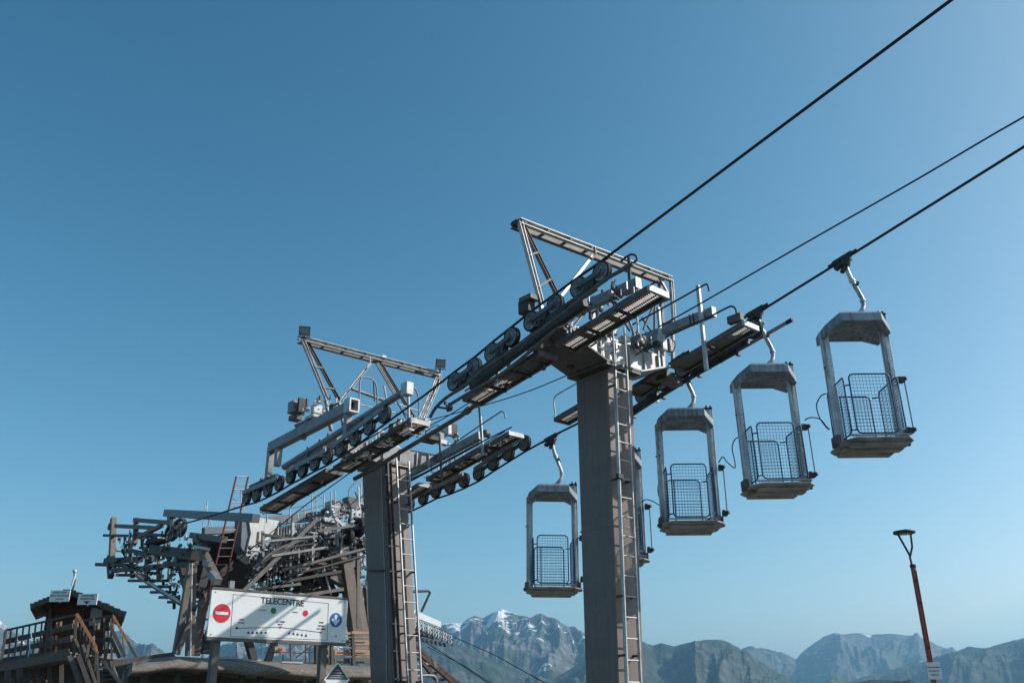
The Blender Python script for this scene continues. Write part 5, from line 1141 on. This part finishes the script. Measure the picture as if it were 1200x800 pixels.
yslab('under_wall', DK, [(-20, 784), (100, 776), (150, 800), (150, 840), (-20, 840)], yd+2.2, .2, 'wood_d')
for i in range(26):
    x = random.uniform(8, 60); y = random.uniform(791, 800); yb('stacked_log', DK, (x, y), (x+random.uniform(1, 3), y+random.uniform(3, 6)), yd+random.uniform(.6, 1.6), random.uniform(1.5, 3), random.choice(['wood_p', 'wood_g', 'wood_r', 'wood_o']))
# stairs from the deck
SD = thing('wooden_stairs', pY(110, 800, 26), 'wooden stairs with orange handrails leading down from the deck', 'stairs')
for a, b, y, w_, m in (((90, 719), (112, 757), 26.6, 3.4, 'wood_o'), ((112, 757), (114, 766), 26.5, 3, 'wood_o'), ((133, 722), (150, 752), 26.9, 3, 'wood_o'), ((150, 752), (160, 770), 26.8, 3, 'wood_d'), ((82, 768), (94, 800), 26.4, 6, 'wood_g'), ((92, 734), (113, 766), 26.6, 2.6, 'wood_g'), ((88, 748), (104, 786), 26.5, 2.8, 'wood_g'),
        ((97, 755), (112, 800), 26.5, 3.2, 'wood_g'), ((129, 733), (146, 768), 27, 4, 'wood_d'), ((130, 748), (140, 770), 27, 4, 'wood_d'), ((134, 724), (124, 772), 27, 1.8, 'wood_g'), ((143, 745), (147, 772), 27, 1.6, 'wood_g'), ((104, 755), (101, 775), 26.4, 3, 'wood_g'), ((113, 764), (116, 808), 26.4, 3, 'wood_d'),
        ((181, 782), (194, 806), 25, 3.6, 'wood_o'), ((166, 789), (160, 806), 25, 3, 'wood_g'), ((177, 786), (183, 806), 25, 3, 'wood_p'), ((114, 782), (133, 781), 26, 2.4, 'steel'), ((133, 781), (142, 806), 26, 2.4, 'steel'), ((92, 768), (106, 806), 26.3, 5, 'wood_d'), ((122, 775), (146, 806), 26, 4, 'wood_d')):
    yb('stair_part', SD, a, b, y, w_, m)
for i in range(9): yb('tread', SD, (94+i*5, 765+i*5.2), (110+i*5, 764+i*5.2), 26.9, 1.8, 'wood_d', .3)
for i in range(6): yb('baluster', SD, (95+i*3.4, 730+i*6), (94+i*3.4, 752+i*7), 26.55, 1.3, 'wood_d')
yslab('stringer', SD, [(118, 772), (160, 772), (186, 806), (126, 812)], 26.9, .2, 'wood_d')

# ================================================================== street lamp
LP = thing('street_lamp', Vector((10.02, 23, 0)), 'slender red brown street lamp with flat round head on a forked neck', 'street lamp')
yl = 23.0
base = pY(1095, 800, yl); topm = pY(1069.5, 664, yl); bx = (base.x+topm.x)/2
mb = MB(); mb.tube([Vector((bx, yl, 0)), Vector((bx, yl, topm.z))], .065, 14); build('mast', mb, 'redpost', LP)
mb = MB(); mb.tube([Vector((bx+.03, yl-.068, 0)), Vector((bx+.03, yl-.068, topm.z-.1))], .013, 6); build('seam', mb, 'redpost', LP)
mb = MB(); mb.tube([Vector((bx, yl, topm.z-.02)), Vector((bx, yl, topm.z+.06))], .075, 14); build('collar', mb, 'steel_d', LP)
hd = pY(1062.5, 623.5, yl); cx = bx-.02
mb = MB(); mb.tube([Vector((cx, yl, topm.z)), Vector((cx-.015, yl, topm.z+.30)), Vector((cx-.22, yl, hd.z-.03))], .028, 8); build('fork', mb, 'steel_d', LP)
mb = MB(); mb.tube([Vector((cx-.01, yl, topm.z+.25)), Vector((cx+.09, yl, topm.z+.5)), Vector((cx+.11, yl, hd.z-.03))], .026, 8); build('fork', mb, 'steel_d', LP)
mb = MB(); mb.rev(Vector((cx-.05, yl, hd.z)), DZ, [(0, .035), (.12, .04), (.26, .03), (.275, .0), (.26, -.03), (.22, -.035), (0, -.035)], 28); hdo = build('lamp_head', mb, 'steel_d', LP)
mb = MB(); mb.rev(Vector((cx-.05, yl, hd.z-.036)), DZ, [(0, .0), (.17, .0), (.15, -.012), (0, -.018)], 20); build('lens', mb, 'glass', hdo)
mb = MB(); mb.tube([Vector((cx-.0, yl, hd.z+.03)), Vector((cx-.0, yl, hd.z+.09))], .015, 6); build('sensor', mb, 'steel_d', LP)
for y in (680, 706, 758): p = pY(1072+ (y-680)*.18, y, yl-.07); mb = MB(); mb.box(Vector((bx, yl-.07, p.z)), Vector((.03, 0, 0)), Vector((0, .012, 0)), Vector((0, 0, .03))); build('hatch', mb, 'steel_d', LP)
NT = thing('notice_plate', pY(1094, 786, yl-.1), 'small white notice plate fixed to the red brown lamp post', 'notice')
q = pY(1094.8, 785.5, yl-.1); mb = MB(); mb.box(q, Vector((.165, 0, 0)), Vector((0, .008, 0)), Vector((0, 0, .19))); build('plate', mb, 'white', NT, .002)
for i, s_ in enumerate(("STATIONNEMENT", "INTERDIT", "MARDI")): text('lettering', s_, .042 if i == 0 else .06, 'red' if i < 1 else 'greyp', NT, q+Vector((0, -.012, .08-.085*i)), Vector((1, 0, 0)), DZ)
# ================================================================== air
def haze_box(x0, x1, y0, y1, z0, z1, dens):
    mb = MB(); mb.box(((x0+x1)/2, (y0+y1)/2, (z0+z1)/2), Vector(((x1-x0)/2, 0, 0)), Vector((0, (y1-y0)/2, 0)), Vector((0, 0, (z1-z0)/2)))
    m = bpy.data.materials.new('air'); m.use_nodes = True; t = m.node_tree; t.nodes.remove(t.nodes['Principled BSDF'])
    v = t.nodes.new('ShaderNodeVolumePrincipled'); v.inputs['Color'].default_value = (.38, .72, 1.0, 1); v.inputs['Density'].default_value = dens
    v.inputs['Anisotropy'].default_value = .45
    t.links.new(v.outputs[0], t.nodes['Material Output'].inputs['Volume'])
    o = build('haze', mb, m); stuff(o)
haze_box(-72000, 72000, -72000, 72000, -2, 1500, .00005)
